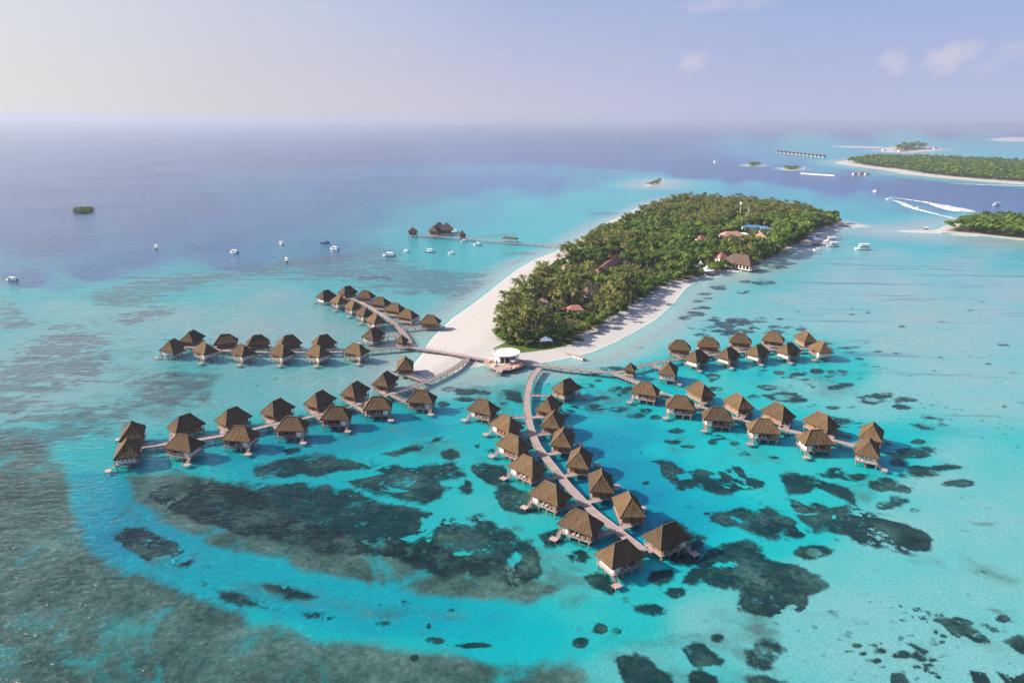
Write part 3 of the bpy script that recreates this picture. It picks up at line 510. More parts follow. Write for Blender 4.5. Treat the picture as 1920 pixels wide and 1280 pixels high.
# the windward (left) side is ruffled, the lee of the island is calmer
sx = t.n('ShaderNodeSeparateXYZ'); t.l(pos, sx.inputs[0])
wind = t.step(t.math('SUBTRACT', t.math('MULTIPLY', sx.outputs['X'], -1), t.math('MULTIPLY', sx.outputs['Y'], .12)), -120, 110)
amp = t.math('ADD', .30, t.math('MULTIPLY', wind, .62)); amp = t.math('MULTIPLY', amp, t.math('ADD', .55, gust))
h = t.math('MULTIPLY', t.math('ADD', t.math('ADD', t.math('MULTIPLY', h1, .95), t.math('MULTIPLY', h2, .22)), t.math('MULTIPLY', h3, .9)), amp)
nb = t.bump(h, 1.0, 1.0)
fr = t.n('ShaderNodeFresnel'); fr.inputs['IOR'].default_value = 1.33; t.l(nb, fr.inputs['Normal'])
gl = t.n('ShaderNodeBsdfGlossy'); gl.inputs['Roughness'].default_value = .21; gl.inputs['Color'].default_value = (1, 1, 1, 1); t.l(nb, gl.inputs['Normal'])
tr = t.n('ShaderNodeBsdfTransparent'); tr.inputs['Color'].default_value = (.97, .995, 1, 1)
mx = t.n('ShaderNodeMixShader'); fm = t.n('ShaderNodeMapRange', interpolation_type='SMOOTHSTEP'); t.l(fr.outputs[0], fm.inputs['Value']); fm.inputs['From Min'].default_value = .03; fm.inputs['From Max'].default_value = .36; fm.inputs['To Min'].default_value = .32; fm.inputs['To Max'].default_value = .95
t.l(t.math('MINIMUM', t.math('MULTIPLY', fr.outputs[0], fm.outputs['Result']), t.math('ADD', .54, t.math('MULTIPLY', wind, .16))), mx.inputs[0]); t.l(tr.outputs[0], mx.inputs[1]); t.l(gl.outputs[0], mx.inputs[2]); t.l(mx.outputs[0], t.out.inputs['Surface'])
mb = MB(); N = 64; mb.face([(58000*math.cos(2*math.pi*k/N), 58000*math.sin(2*math.pi*k/N), 0) for k in range(N)])
tag(mb.build('water', t.mat), 'clear rippled lagoon and open sea', None, None, 'structure')

# ------------------------------------------------------------------ haze: closed box round camera and scene
HAZE = 0.0001
t = NT('haze_air'); v = t.n('ShaderNodeVolumePrincipled'); v.inputs['Color'].default_value = (.44, .50, .65, 1); v.inputs['Density'].default_value = HAZE; v.inputs['Anisotropy'].default_value = .20; t.l(v.outputs[0], t.out.inputs['Volume'])

mb = MB(); mb.box(-61000, 61000, -61000, 61000, -8, 135)
tag(mb.build('haze', t.mat), 'thin sea haze lying over the lagoon', None, None, 'stuff')


# ------------------------------------------------------------------ water bungalows
# pier, row, place, x, y, heading of the window end, side of the veranda
BUNGALOWS = [
 ('C', 'f', 0, -127.9, 205.3, -68, 1), ('C', 'b', 0, -133.4, 218.6, 112, -1), ('C', 'b', 1, -117.8, 225.8, 50, -1), ('C', 'f', 1, -111.1, 209.8, -16, 1), 
 ('C', 'b', 2, -103.2, 232.2, 54, -1), ('C', 'f', 2, -94.8, 217.1, -7, 1), ('C', 'b', 3, -89.5, 240.4, 61, -1), ('C', 'f', 3, -79.2, 225.2, 1, 1), ('C', 'b', 4, -75.6, 249.0, 62, -1), 
 ('C', 'f', 4, -65.6, 235.0, 1, 1), ('C', 'b', 5, -64.0, 259.3, 66, -1), ('C', 'f', 5, -51.9, 244.6, 6, 1), ('C', 'b', 6, -53.7, 271.2, 73, -1), ('C', 'f', 6, -35.8, 251.7, -9, 1), 
 ('C', 's', 7, -48.2, 290.3, 98, -1), ('B', 'f', 0, -164.2, 313.5, -100, 1), ('B', 'b', 0, -161.3, 328.0, 79, -1), ('B', 'b', 1, -142.4, 323.0, 17, -1), 
 ('B', 'f', 1, -146.9, 309.5, -38, 1), ('B', 'b', 2, -126.0, 322.0, 25, -1), ('B', 'f', 2, -127.8, 307.2, -40, 1), ('B', 'b', 3, -110.6, 322.4, 32, -1), 
 ('B', 'f', 3, -109.3, 306.8, -37, 1), ('B', 'b', 4, -93.5, 323.3, 32, -1), ('B', 'f', 4, -92.1, 306.8, -37, 1), ('B', 'f', 5, -74.6, 309.9, -26, 1), ('A', 'f', 0, -116.8, 416.3, -127, 1), 
 ('A', 'b', 0, -105.9, 427.5, 48, -1), ('A', 'b', 1, -92.2, 416.5, -17, -1), ('A', 'b', 2, -79.7, 400.5, -25, -1), ('A', 'b', 3, -68.7, 386.5, -26, -1), 
 ('A', 'b', 4, -59.2, 372.6, -28, -1), ('A', 'b', 5, -45.1, 361.2, -8, -1), ('A', 'f', 1, -105.4, 404.0, -54, 1), ('A', 'f', 2, -94.1, 391.4, -54, 1), ('A', 'f', 3, -84.3, 376.7, -54, 1), 
 ('A', 'f', 4, -75.4, 362.6, -54, 1), ('A', 'f', 5, -71.5, 336.0, -116, 1), ('E', 'b', 0, 82.6, 319.6, -12, -1), ('E', 'b', 1, 98.2, 324.6, -13, -1), ('E', 'b', 2, 116.3, 331.3, -17, -1), 
 ('E', 'b', 3, 134.1, 334.3, -23, -1), ('E', 'b', 4, 151.4, 336.0, 98, 1), ('E', 'f', 5, 152.1, 319.1, -84, 1), ('E', 'f', 1, 87.4, 304.7, -140, -1), ('E', 'f', 2, 103.3, 308.8, -139, -1), 
 ('E', 'f', 3, 119.1, 313.8, -140, -1), ('E', 'f', 4, 135.1, 316.7, -146, -1), ('E', 's', 0, 70.1, 286.6, -110, -1), ('F', 'f', 0, 55.3, 262.4, 157, -1), 
 ('F', 'f', 1, 66.3, 248.2, 167, -1), ('F', 'f', 2, 77.9, 237.3, 172, -1), ('F', 'f', 3, 91.6, 226.7, 172, -1), ('F', 'f', 4, 106.7, 217.8, -177, -1), ('F', 'b', 4, 129.3, 223.3, 59, 1), 
 ('F', 'f', 5, 121.6, 210.6, -117, -1), ('F', 'b', 0, 78.0, 262.2, 113, 1), ('F', 'b', 1, 89.8, 249.6, 107, 1), ('F', 'b', 2, 102.2, 240.9, 118, 1), ('F', 'b', 3, 115.0, 232.3, 120, 1), 
 ('D', 'l', 0, -10.8, 242.7, 150, -1), ('D', 'l', 1, -1.7, 227.9, 131, -1), ('D', 'l', 2, 1.0, 211.5, 136, -1), ('D', 'l', 3, 5.3, 196.2, 136, -1), ('D', 'l', 4, 11.7, 179.5, 140, -1), 
 ('D', 'l', 5, 19.4, 164.4, 147, -1), ('D', 'l', 6, 28.2, 150.2, -150, -1), ('D', 'r', 0, 22.8, 264.9, 40, 1), ('D', 'r', 1, 14.6, 245.6, 64, 1), ('D', 'r', 2, 15.5, 231.2, 74, 1), 
 ('D', 'r', 3, 18.0, 216.5, 78, 1), ('D', 'r', 4, 22.5, 201.5, 76, 1), ('D', 'r', 5, 27.7, 186.4, 86, 1), ('D', 'r', 6, 34.1, 173.0, 94, 1), ('D', 'r', 7, 42.0, 158.4, 30, 1), 
 ]
PATHS = {
 'D': [(12.8, 295.9), (10.5, 289.2), (8.4, 281.8), (6.9, 268.8), (6.0, 254.7), (6.2, 244.7), (6.7, 235.3), (7.6, 226.6), (8.9, 217.3), (10.5, 211.9), (12.3, 205.7), (14.5, 199.3), (16.3, 193.7), (18.0, 188.7), (20.1, 183.8), (22.5, 177.6), (25.5, 171.8), (29.4, 165.6), (31.9, 161.1), (35.5, 155.3)],
 'C': [(-20.7, 309.2), (-24.4, 298.2), (-28.3, 290.3), (-31.7, 284.9), (-35.5, 279.4), (-39.0, 275.0), (-43.4, 269.5), (-47.8, 265.2), (-52.6, 260.8), (-58.0, 255.0), (-64.6, 249.2), (-70.3, 244.1), (-76.9, 239.5), (-84.0, 234.9), (-90.1, 231.5), (-95.3, 227.5), (-101.7, 223.8), (-107.2, 220.8), (-114.2, 217.5), (-123.7, 214.6), (-127.6, 212.9)],
 'B': [(-50.8, 323.9), (-61.4, 322.5), (-69.9, 320.0), (-78.5, 317.2), (-86.4, 316.1), (-104.1, 315.1), (-122.5, 314.9), (-132.8, 315.4), (-141.9, 317.1), (-152.9, 319.8), (-161.6, 322.5)],
 'A': [(-50.3, 325.1), (-53.2, 333.7), (-56.4, 344.3), (-61.7, 356.2), (-67.4, 368.4), (-73.4, 379.2), (-78.7, 387.8), (-85.1, 397.7), (-91.3, 407.6), (-97.6, 415.3), (-103.7, 422.5), (-110.7, 429.3)],
 'H': [(-8.0, 303.4), (-13.9, 306.7), (-20.7, 310.0), (-29.8, 314.5), (-40.1, 319.5), (-50.7, 324.2)],
 'R': [(0.6, 304.0), (6.6, 301.9), (15.6, 298.5), (28.7, 294.5), (45.2, 289.7), (49.7, 291.8)],
 'E': [(49.7, 291.8), (57.5, 296.6), (66.0, 303.0), (73.0, 306.2), (82.4, 311.0), (98.7, 316.6), (114.8, 321.9), (130.3, 325.6), (147.4, 327.1), (151.4, 327.4)],
 'F': [(45.5, 289.7), (49.6, 285.0), (54.4, 278.3), (59.7, 270.9), (64.3, 264.5), (69.9, 258.0), (75.5, 251.9), (81.6, 245.7), (87.4, 239.3), (95.5, 234.7), (103.2, 230.4), (109.1, 226.5), (115.3, 222.9), (121.5, 218.6)],
}
def roof_mesh(L, Wd, ze, zr, ridge, seed, name='roof', thick=.32, mats=('thatch', 'timber_dark'), step=.62):
    rg = random.Random(seed); mb = MB(); h = ridge/2
    E = {'a': (-L/2, -Wd/2), 'b': (L/2, -Wd/2), 'c': (L/2, Wd/2), 'd': (-L/2, Wd/2)}
    def pt(e0, e1, r0, r1, u, v, top=True):
        ex = e0[0]+(e1[0]-e0[0])*u; ey = e0[1]+(e1[1]-e0[1])*u; rx = r0[0]+(r1[0]-r0[0])*u; ry = r0[1]+(r1[1]-r0[1])*u
        zz = ze+(zr-ze)*(v+.10*v*(v-1))          # slightly hollow slope
        return (ex+(rx-ex)*v, ey+(ry-ey)*v, zz)
    jit = {}
    def J(p, v):
        k = (round(p[0], 2), round(p[1], 2), round(p[2], 2))
        if k not in jit: jit[k] = (rg.uniform(-.05, .05), rg.uniform(-.05, .05), rg.uniform(-.09, .05) if v == 0 else rg.uniform(-.045, .045))
        a = jit[k]; return (p[0]+a[0], p[1]+a[1], p[2]+a[2])
    uoff = 0
    for e0, e1, r0, r1 in ((E['a'], E['b'], (-h, 0), (h, 0)), (E['b'], E['c'], (h, 0), (h, 0)), (E['c'], E['d'], (h, 0), (-h, 0)), (E['d'], E['a'], (-h, 0), (-h, 0))):
        ln = math.dist(e0, e1); sl = math.hypot(zr-ze, Wd/2 if ln == L else L/2-h)
        nu = max(4, int(ln/step)); nv = max(3, int(sl/.9))
        for i in range(nu):
            for j in range(nv):
                u0, u1, v0, v1 = i/nu, (i+1)/nu, j/nv, (j+1)/nv
                q = [J(pt(e0, e1, r0, r1, a, b), b) for a, b in ((u0, v0), (u1, v0), (u1, v1), (u0, v1))]
                wl = ln*(1-v0*(1-math.dist(r0, r1)/ln)); wh = ln*(1-v1*(1-math.dist(r0, r1)/ln))
                uv = [(uoff+(u0-.5)*wl, v0*sl), (uoff+(u1-.5)*wl, v0*sl), (uoff+(u1-.5)*wh, v1*sl), (uoff+(u0-.5)*wh, v1*sl)]
                mb.face(q, 0, uv)
            a = J(pt(e0, e1, r0, r1, i/nu, 0), 0); b = J(pt(e0, e1, r0, r1, (i+1)/nu, 0), 0)
            mb.face([(a[0], a[1], a[2]-thick), (b[0], b[1], b[2]-thick), b, a], 0, [(uoff+i, -.3), (uoff+i+1, -.3), (uoff+i+1, 0), (uoff+i, 0)])
        uoff += 17.3
    mb.face([(E[k][0], E[k][1], ze-thick) for k in 'dcba'], 1)
    return mb.mesh(name, [M[m] for m in mats])
def cap_mesh(L, Wd, ze, zr, ridge, seed, name='ridge_cap'):
    rg = random.Random(seed); mb = MB(); h = ridge/2
    def run(a, b, n, r):
        pts = []
        for i in range(n+1):
            u = i/n; p = [a[k]+(b[k]-a[k])*u for k in range(3)]
            if a[2] != b[2]: p[2] = ze+(zr-ze)*(u+.10*u*(u-1))
            pts.append((p[0]+rg.uniform(-.03, .03), p[1]+rg.uniform(-.03, .03), p[2]+.05+rg.uniform(-.03, .03)))
        mb.tube(pts, [r]*len(pts), 6)
    run((-h-.15, 0, zr), (h+.15, 0, zr), 5, .20)
    for sx in (-1, 1):
        for sy in (-1, 1): run((sx*L/2*.985, sy*Wd/2*.985, ze), (sx*h, 0, zr), 6, .12)
    return mb.mesh(name, M['thatch_ridge'])

EL, EW, ZE, ZR, RG = 11.0, 7.5, 4.2, 8.2, 4.0
DZ = 1.7                                                    # deck height over the water
def make_bungalow(mir, seed):
    f = lambda y0, y1: (y0, y1) if mir > 0 else (-y1, -y0)
    root = empty('water_bungalow', (0, 0, 0))
    r = link('roof', roof_mesh(EL, EW, ZE, ZR, RG, seed), root); link('ridge_cap', cap_mesh(EL, EW, ZE, ZR, RG, seed), r)
    def B(m, x0, x1, y0, y1, z0, z1, mi=0):
        y0, y1 = f(y0, y1); m.box(x0, x1, y0, y1, z0, z1, mi)
    m = MB(); B(m, -4.9, 4.9, -3.5, 3.3, DZ-.22, DZ)
    for x in np.arange(-4.6, 4.7, 1.15): B(m, x-.07, x+.07, -3.4, 3.2, DZ-.42, DZ-.225)
    m.build('deck', M['timber_grey'], root)
    m = MB(); B(m, -4.2, 4.2, -1.35, 2.75, DZ+.003, ZE+.25); B(m, -4.2, -2.7, -3.0, -1.353, DZ+.003, ZE-.05); m.build('timber_wall', M['timber_brown'], root)
    m = MB(); B(m, 2.1, 4.203, -3.0, -1.353, DZ+.004, ZE-.03); B(m, 4.203, 4.24, -1.35, 2.75, DZ+.1, DZ+.75); m.build('bath_wall', M['white_wall'], root)
    for k, y in enumerate((-.55, .7, 1.95)):
        m = MB(); B(m, 4.24, 4.30, y-.52, y+.52, DZ+.80, ZE-.35); B(m, 4.30, 4.31, y-.42, y+.42, DZ+.9, ZE-.45, 1); m.build('window', [M['timber_brown'], M['cream_cloth']], root)
    m = MB(); B(m, -1.9, 1.6, -1.41, -1.353, DZ+.05, ZE-.5); 
    for x in (-1.0, -.1, .8): B(m, x-.05, x+.05, -1.45, -1.413, DZ+.05, ZE-.5, 1)
    m.build('glass_door', [M['dark_glass'], M['timber_brown']], root)
    m = MB(); B(m, -.1, .9, 2.753, 2.80, DZ+.9, ZE-.7); m.build('shutter', M['timber_dark'], root)
    m = MB(); B(m, -4.26, -4.203, -.3, .8, DZ+.02, DZ+2.05); m.build('door', M['timber_dark'], root)
    for x in (-4.1, -2.5, 0, 2.1, 4.1):
        m = MB(); B(m, x-.07, x+.07, -3.45, -3.31, DZ+.002, ZE-.1); m.build('veranda_post', M['timber_grey'], root)
    m = MB(); B(m, -2.6, 2.0, -3.46, -3.38, DZ+.92, DZ+1.0); B(m, -2.6, 2.0, -3.44, -3.40, DZ+.12, DZ+.18)
    for x in np.arange(-2.5, 2.0, .22): B(m, x-.02, x+.02, -3.44, -3.40, DZ+.185, DZ+.915)
    m.build('railing', M['timber_grey'], root)
    for x in (-4.4, -1.5, 1.5, 4.4):
        for y in ((-3.2, 3.0) if abs(x) < 2 else (-3.2, 0, 3.0)):
            m = MB(); yy = y if mir > 0 else -y; m.tube([(x, yy, -2.2), (x, yy, DZ-.425)], [.17, .15], 7); B(m, x-.12, x+.12, y-.5, y+.5, DZ-.62, DZ-.43); m.build('stilt', M['stilt_wood'], root)
    for x in (-4.75, 4.75):
        for y in (-3.35, 3.15):
            m = MB(); B(m, x-.08, x+.08, y-.08, y+.08, DZ+.002, ZE+.05); m.build('corner_post', M['stilt_wood'], root)
    p = MB(); B(p, 4.0, 6.3, -6.6, -4.7, .42, .58)
    sp = p.build('swim_platform', M['timber_grey'], root)
    for x, y in ((4.2, -6.4), (6.1, -6.4), (4.2, -4.9), (6.1, -4.9)):
        m = MB(); yy = y if mir > 0 else -y; m.tube([(x, yy, -2), (x, yy, .75)], [.09, .09], 6); m.build('platform_post', M['stilt_wood'], sp)
    m = MB()
    for k in range(6):
        u = k/5; B(m, 4.05, 4.95, -3.55-1.25*u, -3.25-1.25*u, .65+(DZ-.7)*(1-u)-.06, .65+(DZ-.7)*(1-u))
    for x in (4.0, 5.0):
        y0, y1 = (-3.4, -4.75) if mir > 0 else (3.4, 4.75); m.bar((x, y0, DZ-.05), (x, y1, .6), .07, .16); m.bar((x, y0, DZ+.85), (x, y1, 1.45), .05, .06)
    m.build('stair', M['timber_grey'], root)
    return root
PROTO = {(mir, s): make_bungalow(mir, 11*s+(mir > 0)) for mir in (1, -1) for s in (0, 1)}
PIER = {'A': 'far-left boardwalk', 'B': 'middle-left boardwalk', 'C': 'near-left boardwalk', 'D': 'curving central boardwalk', 'E': 'far-right boardwalk', 'F': 'near-right boardwalk'}
SIDE = {('A', 'f'): 'left row', ('A', 'b'): 'right row', ('B', 'f'): 'near row', ('B', 'b'): 'back row', ('C', 'f'): 'near row', ('C', 'b'): 'back row', ('D', 'l'): 'left row', ('D', 'r'): 'right row',
        ('E', 'f'): 'near row', ('E', 'b'): 'back row', ('F', 'f'): 'near row', ('F', 'b'): 'back row'}
OUTER_LAST = {'D', 'E', 'F'}
ORD = ['outermost', 'second from the outer end', 'third from the outer end', 'fourth from the outer end', 'fourth from the shore', 'third from the shore', 'second from the shore', 'nearest the shore']
def order_words(k, n):                                     # k counts from the outer end
    if k == 0: return 'outermost'
    if k == n-1: return 'nearest the shore'
    return ['', 'second from the outer end', 'third from the outer end', 'fourth from the outer end', 'fifth from the outer end'][k] if k <= n-1-k or k <= 2 else ['', 'second from the shore', 'third from the shore', 'fourth from the shore'][n-1-k]
rows = {}
for b in BUNGALOWS: rows.setdefault((b[0], b[1]), []).append(b)
used = set(); HOUSE = []
for (pier, side), bs in rows.items():
    bs = sorted(bs, key=lambda b: -b[2] if pier in OUTER_LAST else b[2]); n = len(bs)
    for k, b in enumerate(bs):
        key = (b[6], (b[2]+(side in 'bl')) % 2)
        if side == 's': lab = 'thatched bungalow with steep hip roof on a bleached side walkway beside the beach' if pier == 'C' else 'thatched bungalow on its own walkway beside the small gatehouse hut'
        else: lab = 'thatched bungalow on stilts, %s, %s of the %s' % (order_words(k, n), SIDE[(pier, side)], PIER[pier])
        kw = dict(label=lab, cat='bungalow', group='thatched bungalows of the '+PIER[pier])
        P = PROTO[key]
        if key not in used: used.add(key); P.location = (b[3], b[4], 0); P.rotation_euler = (0, 0, rad(b[5])); tag(P, **kw); o = P
        else: o = dup(P, (b[3], b[4], 0), rad(b[5]), **kw)
        HOUSE.append((b, o))
for key, P in PROTO.items(): assert key in used, key

# sun loungers on the verandas that face the viewer
def make_lounger(cl):
    r = empty('sun_lounger', (0, 0, 0))
    m = MB(); m.box(-.35, .35, -.95, .95, .22, .28)
    for x in (-.3, .3):
        for y in (-.8, .8): m.box(x-.03, x+.03, y-.03, y+.03, 0, .218)
    m.build('frame', M['timber_brown'], r)
    m = MB(); m.box(-.32, .32, -.92, .25, .283, .38); m.hexa([(-.32, .255, .283), (.32, .255, .283), (.32, .92, .62), (-.32, .92, .62)], [(-.32, .255, .38), (.32, .255, .38), (.32, .88, .74), (-.32, .88, .74)]); m.build('mattress', M[cl], r)
    return r
LP = {c: make_lounger(c) for c in ('cream_cloth', 'red_cloth')}; first = {c: True for c in LP}
red = {('C', 'f', 3), ('C', 'f', 4), ('D', 'l', 1), ('D', 'l', 2), ('D', 'r', 7), ('F', 'f', 2)}
for b, o in HOUSE:
    if (b[0], b[1]) in (('C', 'f'), ('D', 'l'), ('F', 'f'), ('B', 'f')) or (b[0], b[1], b[2]) == ('D', 'r', 7):
        c = 'red_cloth' if (b[0], b[1], b[2]) in red else 'cream_cloth'
        for x in (-.6, .7):
            y = -2.35*b[6]; a = rad(b[5]); p = (b[3]+x*math.cos(a)-y*math.sin(a), b[4]+x*math.sin(a)+y*math.cos(a), DZ+.004); rz = a+(rad(180) if b[6] > 0 else 0)+rad(180)
            kw = dict(label='red padded lounger on the shaded veranda of a thatched bungalow' if c == 'red_cloth' else 'cream padded lounger on the shaded veranda of a thatched bungalow', cat='lounger', group='red veranda loungers' if c == 'red_cloth' else 'cream veranda loungers')
            if first[c]: first[c] = False; LP[c].location = p; LP[c].rotation_euler = (0, 0, rz); tag(LP[c], **kw)
            else: dup(LP[c], p, rz, **kw)

# ------------------------------------------------------------------ small huts on the boardwalks
def make_hut(loc, rz, label):
    r = empty('gatehouse_hut', loc, rz, label=label, cat='hut', group='small huts at the boardwalk forks')
    rf = link('roof', roof_mesh(5.6, 5.0, 4.0, 6.8, .5, 91, step=.5), r); link('ridge_cap', cap_mesh(5.6, 5.0, 4.0, 6.8, .5, 91), rf)
    m = MB(); m.box(-2, 2, -1.8, 1.8, 1.85, 4.05); m.build('wall', M['timber_brown'], r)
    m = MB(); m.box(-2.05, -2.003, -.5, .5, 1.87, 3.6); m.build('door', M['timber_dark'], r)
    for y in (-1.803, 1.763): 
        m = MB(); m.box(-.5, .5, y, y+.04, 2.4, 3.3); m.build('window', M['dark_glass'], r)
    m = MB(); m.box(-2.5, 2.5, -2.3, 2.3, 1.6, 1.847); m.build('deck', M['timber_grey'], r)
    for x in (-2.2, 2.2):
        for y in (-2, 2):
            m = MB(); m.tube([(x, y, -2), (x, y, 1.597)], [.15, .15], 7); m.build('stilt', M['stilt_wood'], r)
make_hut((-55.6, 328.0, 0), rad(60), 'small square thatched hut where the middle-left and far-left boardwalks fork')
make_hut((53.4, 289.6, 0), rad(65), 'small square thatched hut where the two right-hand boardwalks fork')

# ------------------------------------------------------------------ boardwalks
def resample(P, step):
    P = [np.array(p, float) for p in P]; s = [0]
    for a, b in zip(P, P[1:]): s.append(s[-1]+np.linalg.norm(b-a))
    n = max(2, int(round(s[-1]/step))+1); out = []
    for d in np.linspace(0, s[-1], n):
        i = min(np.searchsorted(s, d, side='right')-1, len(P)-2); out.append(P[i]+(P[i+1]-P[i])*((d-s[i])/(s[i+1]-s[i])))
    return out
def smooth(P, k=2):
    P = [np.array(p, float) for p in P]
    for _ in range(k):
        Q = [P[0]]
        for a, b in zip(P, P[1:]): Q += [a*.75+b*.25, a*.25+b*.75]
        P = Q+[P[-1]]
    return P
def ribbon(mb, P, w, z0, z1, mi=0):
    L_, R_ = [], []
    for i, p in enumerate(P):
        d = P[min(i+1, len(P)-1)]-P[max(i-1, 0)]; d = d/np.linalg.norm(d); n = np.array([-d[1], d[0]])*w/2
        L_.append(p+n); R_.append(p-n)
    s = 0
    for i in range(len(P)-1):
        l = np.linalg.norm(P[i+1]-P[i]); a, b, c, d = R_[i], L_[i], L_[i+1], R_[i+1]
        mb.face([(*a, z1), (*d, z1), (*c, z1), (*b, z1)], mi, [(0, s), (0, s+l), (w, s+l), (w, s)])
        mb.face([(*a, z0), (*b, z0), (*c, z0), (*d, z0)], mi)
        mb.face([(*a, z0), (*d, z0), (*d, z1), (*a, z1)], mi); mb.face([(*b, z1), (*c, z1), (*c, z0), (*b, z0)], mi); s += l
    mb.face([(*R_[0], z0), (*R_[0], z1), (*L_[0], z1), (*L_[0], z0)], mi); mb.face([(*R_[-1], z1), (*R_[-1], z0), (*L_[-1], z0), (*L_[-1], z1)], mi)
    return L_, R_
t = NT('planks'); uv = t.coord('UV'); sy = t.n('ShaderNodeSeparateXYZ'); t.l(uv, sy.inputs[0])
pl = t.math('FLOOR', t.math('MULTIPLY', sy.outputs['Y'], 3.2)); wh = t.n('ShaderNodeTexWhiteNoise', noise_dimensions='1D'); t.l(pl, wh.inputs['W'])
pn = t.noise(t.pos(), .35, 4, .6)
c = t.mix(wh.outputs['Value'], (.185, .148, .143), (.285, .23, .22)); c = t.mix(t.step(pn, .4, .7), c, (.255, .21, .203)); gap = t.math('LESS_THAN', t.math('FRACT', t.math('MULTIPLY', sy.outputs['Y'], 3.2)), .07); c = t.mix(t.math('MULTIPLY', gap, .6), c, (.10, .08, .07))
M['planks'] = t.pbr(c, .85, .2)
def rail(mb, P, z, h=.95, gap=2.4):
    Q = resample(P, gap)
    for p in Q: mb.box(p[0]-.06, p[0]+.06, p[1]-.06, p[1]+.06, z, z+h)
    for a, b in zip(Q, Q[1:]):
        mb.bar((*a, z+h+.03), (*b, z+h+.03), .1, .055); mb.bar((*a, z+h*.5), (*b, z+h*.5), .05, .05)
def trestle(p, d, w, z, root, zb=-2.2, n=7):
    m = MB(); nn = np.array([-d[1], d[0]])
    for s_ in (-1, 1): q = p+nn*s_*w*.42; m.tube([(*q, zb), (*q, z)], [.15, .13], n)
    a = p-nn*w*.6; b = p+nn*w*.6; m.bar((*a, z-.1), (*b, z-.1), .16, .2); m.build('trestle', M['stilt_wood'], root)
ZP = 1.75
def boardwalk(key, label, w=2.5, rails=(), branches=(), bw=1.9, every=4.6):
    P = resample(smooth(PATHS[key]), 1.3); c = np.mean(P, 0)
    r = empty('boardwalk', (0, 0, 0), label=label, cat='boardwalk')
    m = MB(); L_, R_ = ribbon(m, P, w, ZP-.2, ZP); dk = m.build('deck', M['planks'], r)
    m = MB(); ribbon(m, [p for p in L_], .10, ZP+.002, ZP+.13); ribbon(m, [p for p in R_], .10, ZP+.002, ZP+.13); m.build('kerb_rail', M['timber_grey'], r)
    for side, i0, i1 in rails:
        src = (L_ if side == 'L' else R_); n = len(src); m = MB(); rail(m, src[int(i0*n):max(int(i1*n), int(i0*n)+2)], ZP); m.build('railing', M['timber_grey'], r)
    Q = resample(P, every)
    for i, p in enumerate(Q):
        d = Q[min(i+1, len(Q)-1)]-Q[max(i-1, 0)]; trestle(p, d/np.linalg.norm(d), w, ZP-.2, r)
    k = 0
    for a in branches:
        a = np.array(a); ds = [np.linalg.norm(p-a) for p in P]; b = P[int(np.argmin(ds))]; d = (a-b)/np.linalg.norm(a-b); b = b+d*w*.42
        # the walkway leaves a little askew and broadens where it meets the main deck
        if np.linalg.norm(a-b) < .8: continue
        m = MB(); S_ = resample([b, a], 1.2); k += 1; l, rr_ = ribbon(m, S_, bw, ZP-.2-.02*(k % 3), ZP-.006*(1+k % 3)); sw = m.build('side_walkway', M['planks'], r)
        if np.linalg.norm(a-b) > 5:
            m = MB(); rail(m, l, ZP); rail(m, rr_, ZP); m.build('railing', M['timber_grey'], sw)
        for q in resample([b, a], 4.0)[1:-1]: trestle(q, d, bw, ZP-.27, sw)
    return r
def entry(b):
    a = rad(b[5]); return (b[3]-5.0*math.cos(a), b[4]-5.0*math.sin(a))
ent = {k: [entry(b) for b, o in HOUSE if b[0] == k] for k in 'ABCDEF'}
boardwalk('D', 'curving pinkish-grey plank boardwalk running from the round pavilion out to the nearest bungalows', 2.7, (), ent['D'])
boardwalk('C', 'boardwalk descending from the sand spit to the large bungalows at near left', 2.4, (('L', 0, .36), ('R', 0, .36)), ent['C'])
boardwalk('B', 'straight boardwalk behind the near row of bungalows in the middle left', 2.2, (('L', 0, .3), ('R', 0, .3)), ent['B'])
boardwalk('A', 'boardwalk running away to the small farthest bungalow cluster at upper left', 2.2, (('L', 0, .45), ('R', 0, .45)), ent['A'])
boardwalk('H', 'boardwalk crossing the white sand spit left of the round pavilion', 2.4, (('L', 0, 1), ('R', .35, 1)))
boardwalk('R', 'boardwalk over shallow water right of the round pavilion with two people on it', 2.4, (('L', .1, .97), ('R', .3, .9)))
boardwalk('E', 'boardwalk bending away past a small hut to the farther bungalows at right', 2.2, (('L', .1, .5), ('R', .1, .5)), ent['E'])
boardwalk('F', 'boardwalk with pale railings slanting down to the nearer bungalows at right', 2.3, (('L', 0, .25), ('R', 0, .25)), ent['F'])

# ------------------------------------------------------------------ round beach pavilion with its deck
def disc(cx, cy, r, n=48, ph=0): return [(cx+r*math.cos(2*math.pi*k/n+ph), cy+r*math.sin(2*math.pi*k/n+ph)) for k in range(n)]
pc = at(949.5, 660.5, 6.0); pr = 6.3
root = empty('round_pavilion', (pc[0], pc[1], 0), label='round white-roofed beach pavilion at the tip of the island', cat='pavilion')
def rel(pts, z, c=pc): return [tuple(a2(x, y, z)-np.array(c[:2])) for x, y in pts]
m = MB(); m.prism(disc(0, 0, pr), 5.6, 6.0); m.build('roof', M['roof_white'], root)
m = MB(); o_, i_ = disc(0, 0, pr+.12), disc(0, 0, pr-.25)
for k in range(48):
    j = (k+1) % 48; m.hexa([(*i_[k], 6.003), (*o_[k], 6.003), (*o_[j], 6.003), (*i_[j], 6.003)], [(*i_[k], 6.30), (*o_[k], 6.30), (*o_[j], 6.30), (*i_[j], 6.30)])
m.build('parapet', M['white_wall'], root)
dk = rel([(907, 678), (909, 684), (918, 689), (930, 693), (931, 697), (940, 698), (944, 693), (955, 693.5), (968, 690), (980, 686), (986, 680), (978, 674), (955, 670), (930, 671), (912, 674)], 1.7)
m = MB(); m.prism(dk, 1.45, 1.72); m.build('deck', M['timber_grey'], root)
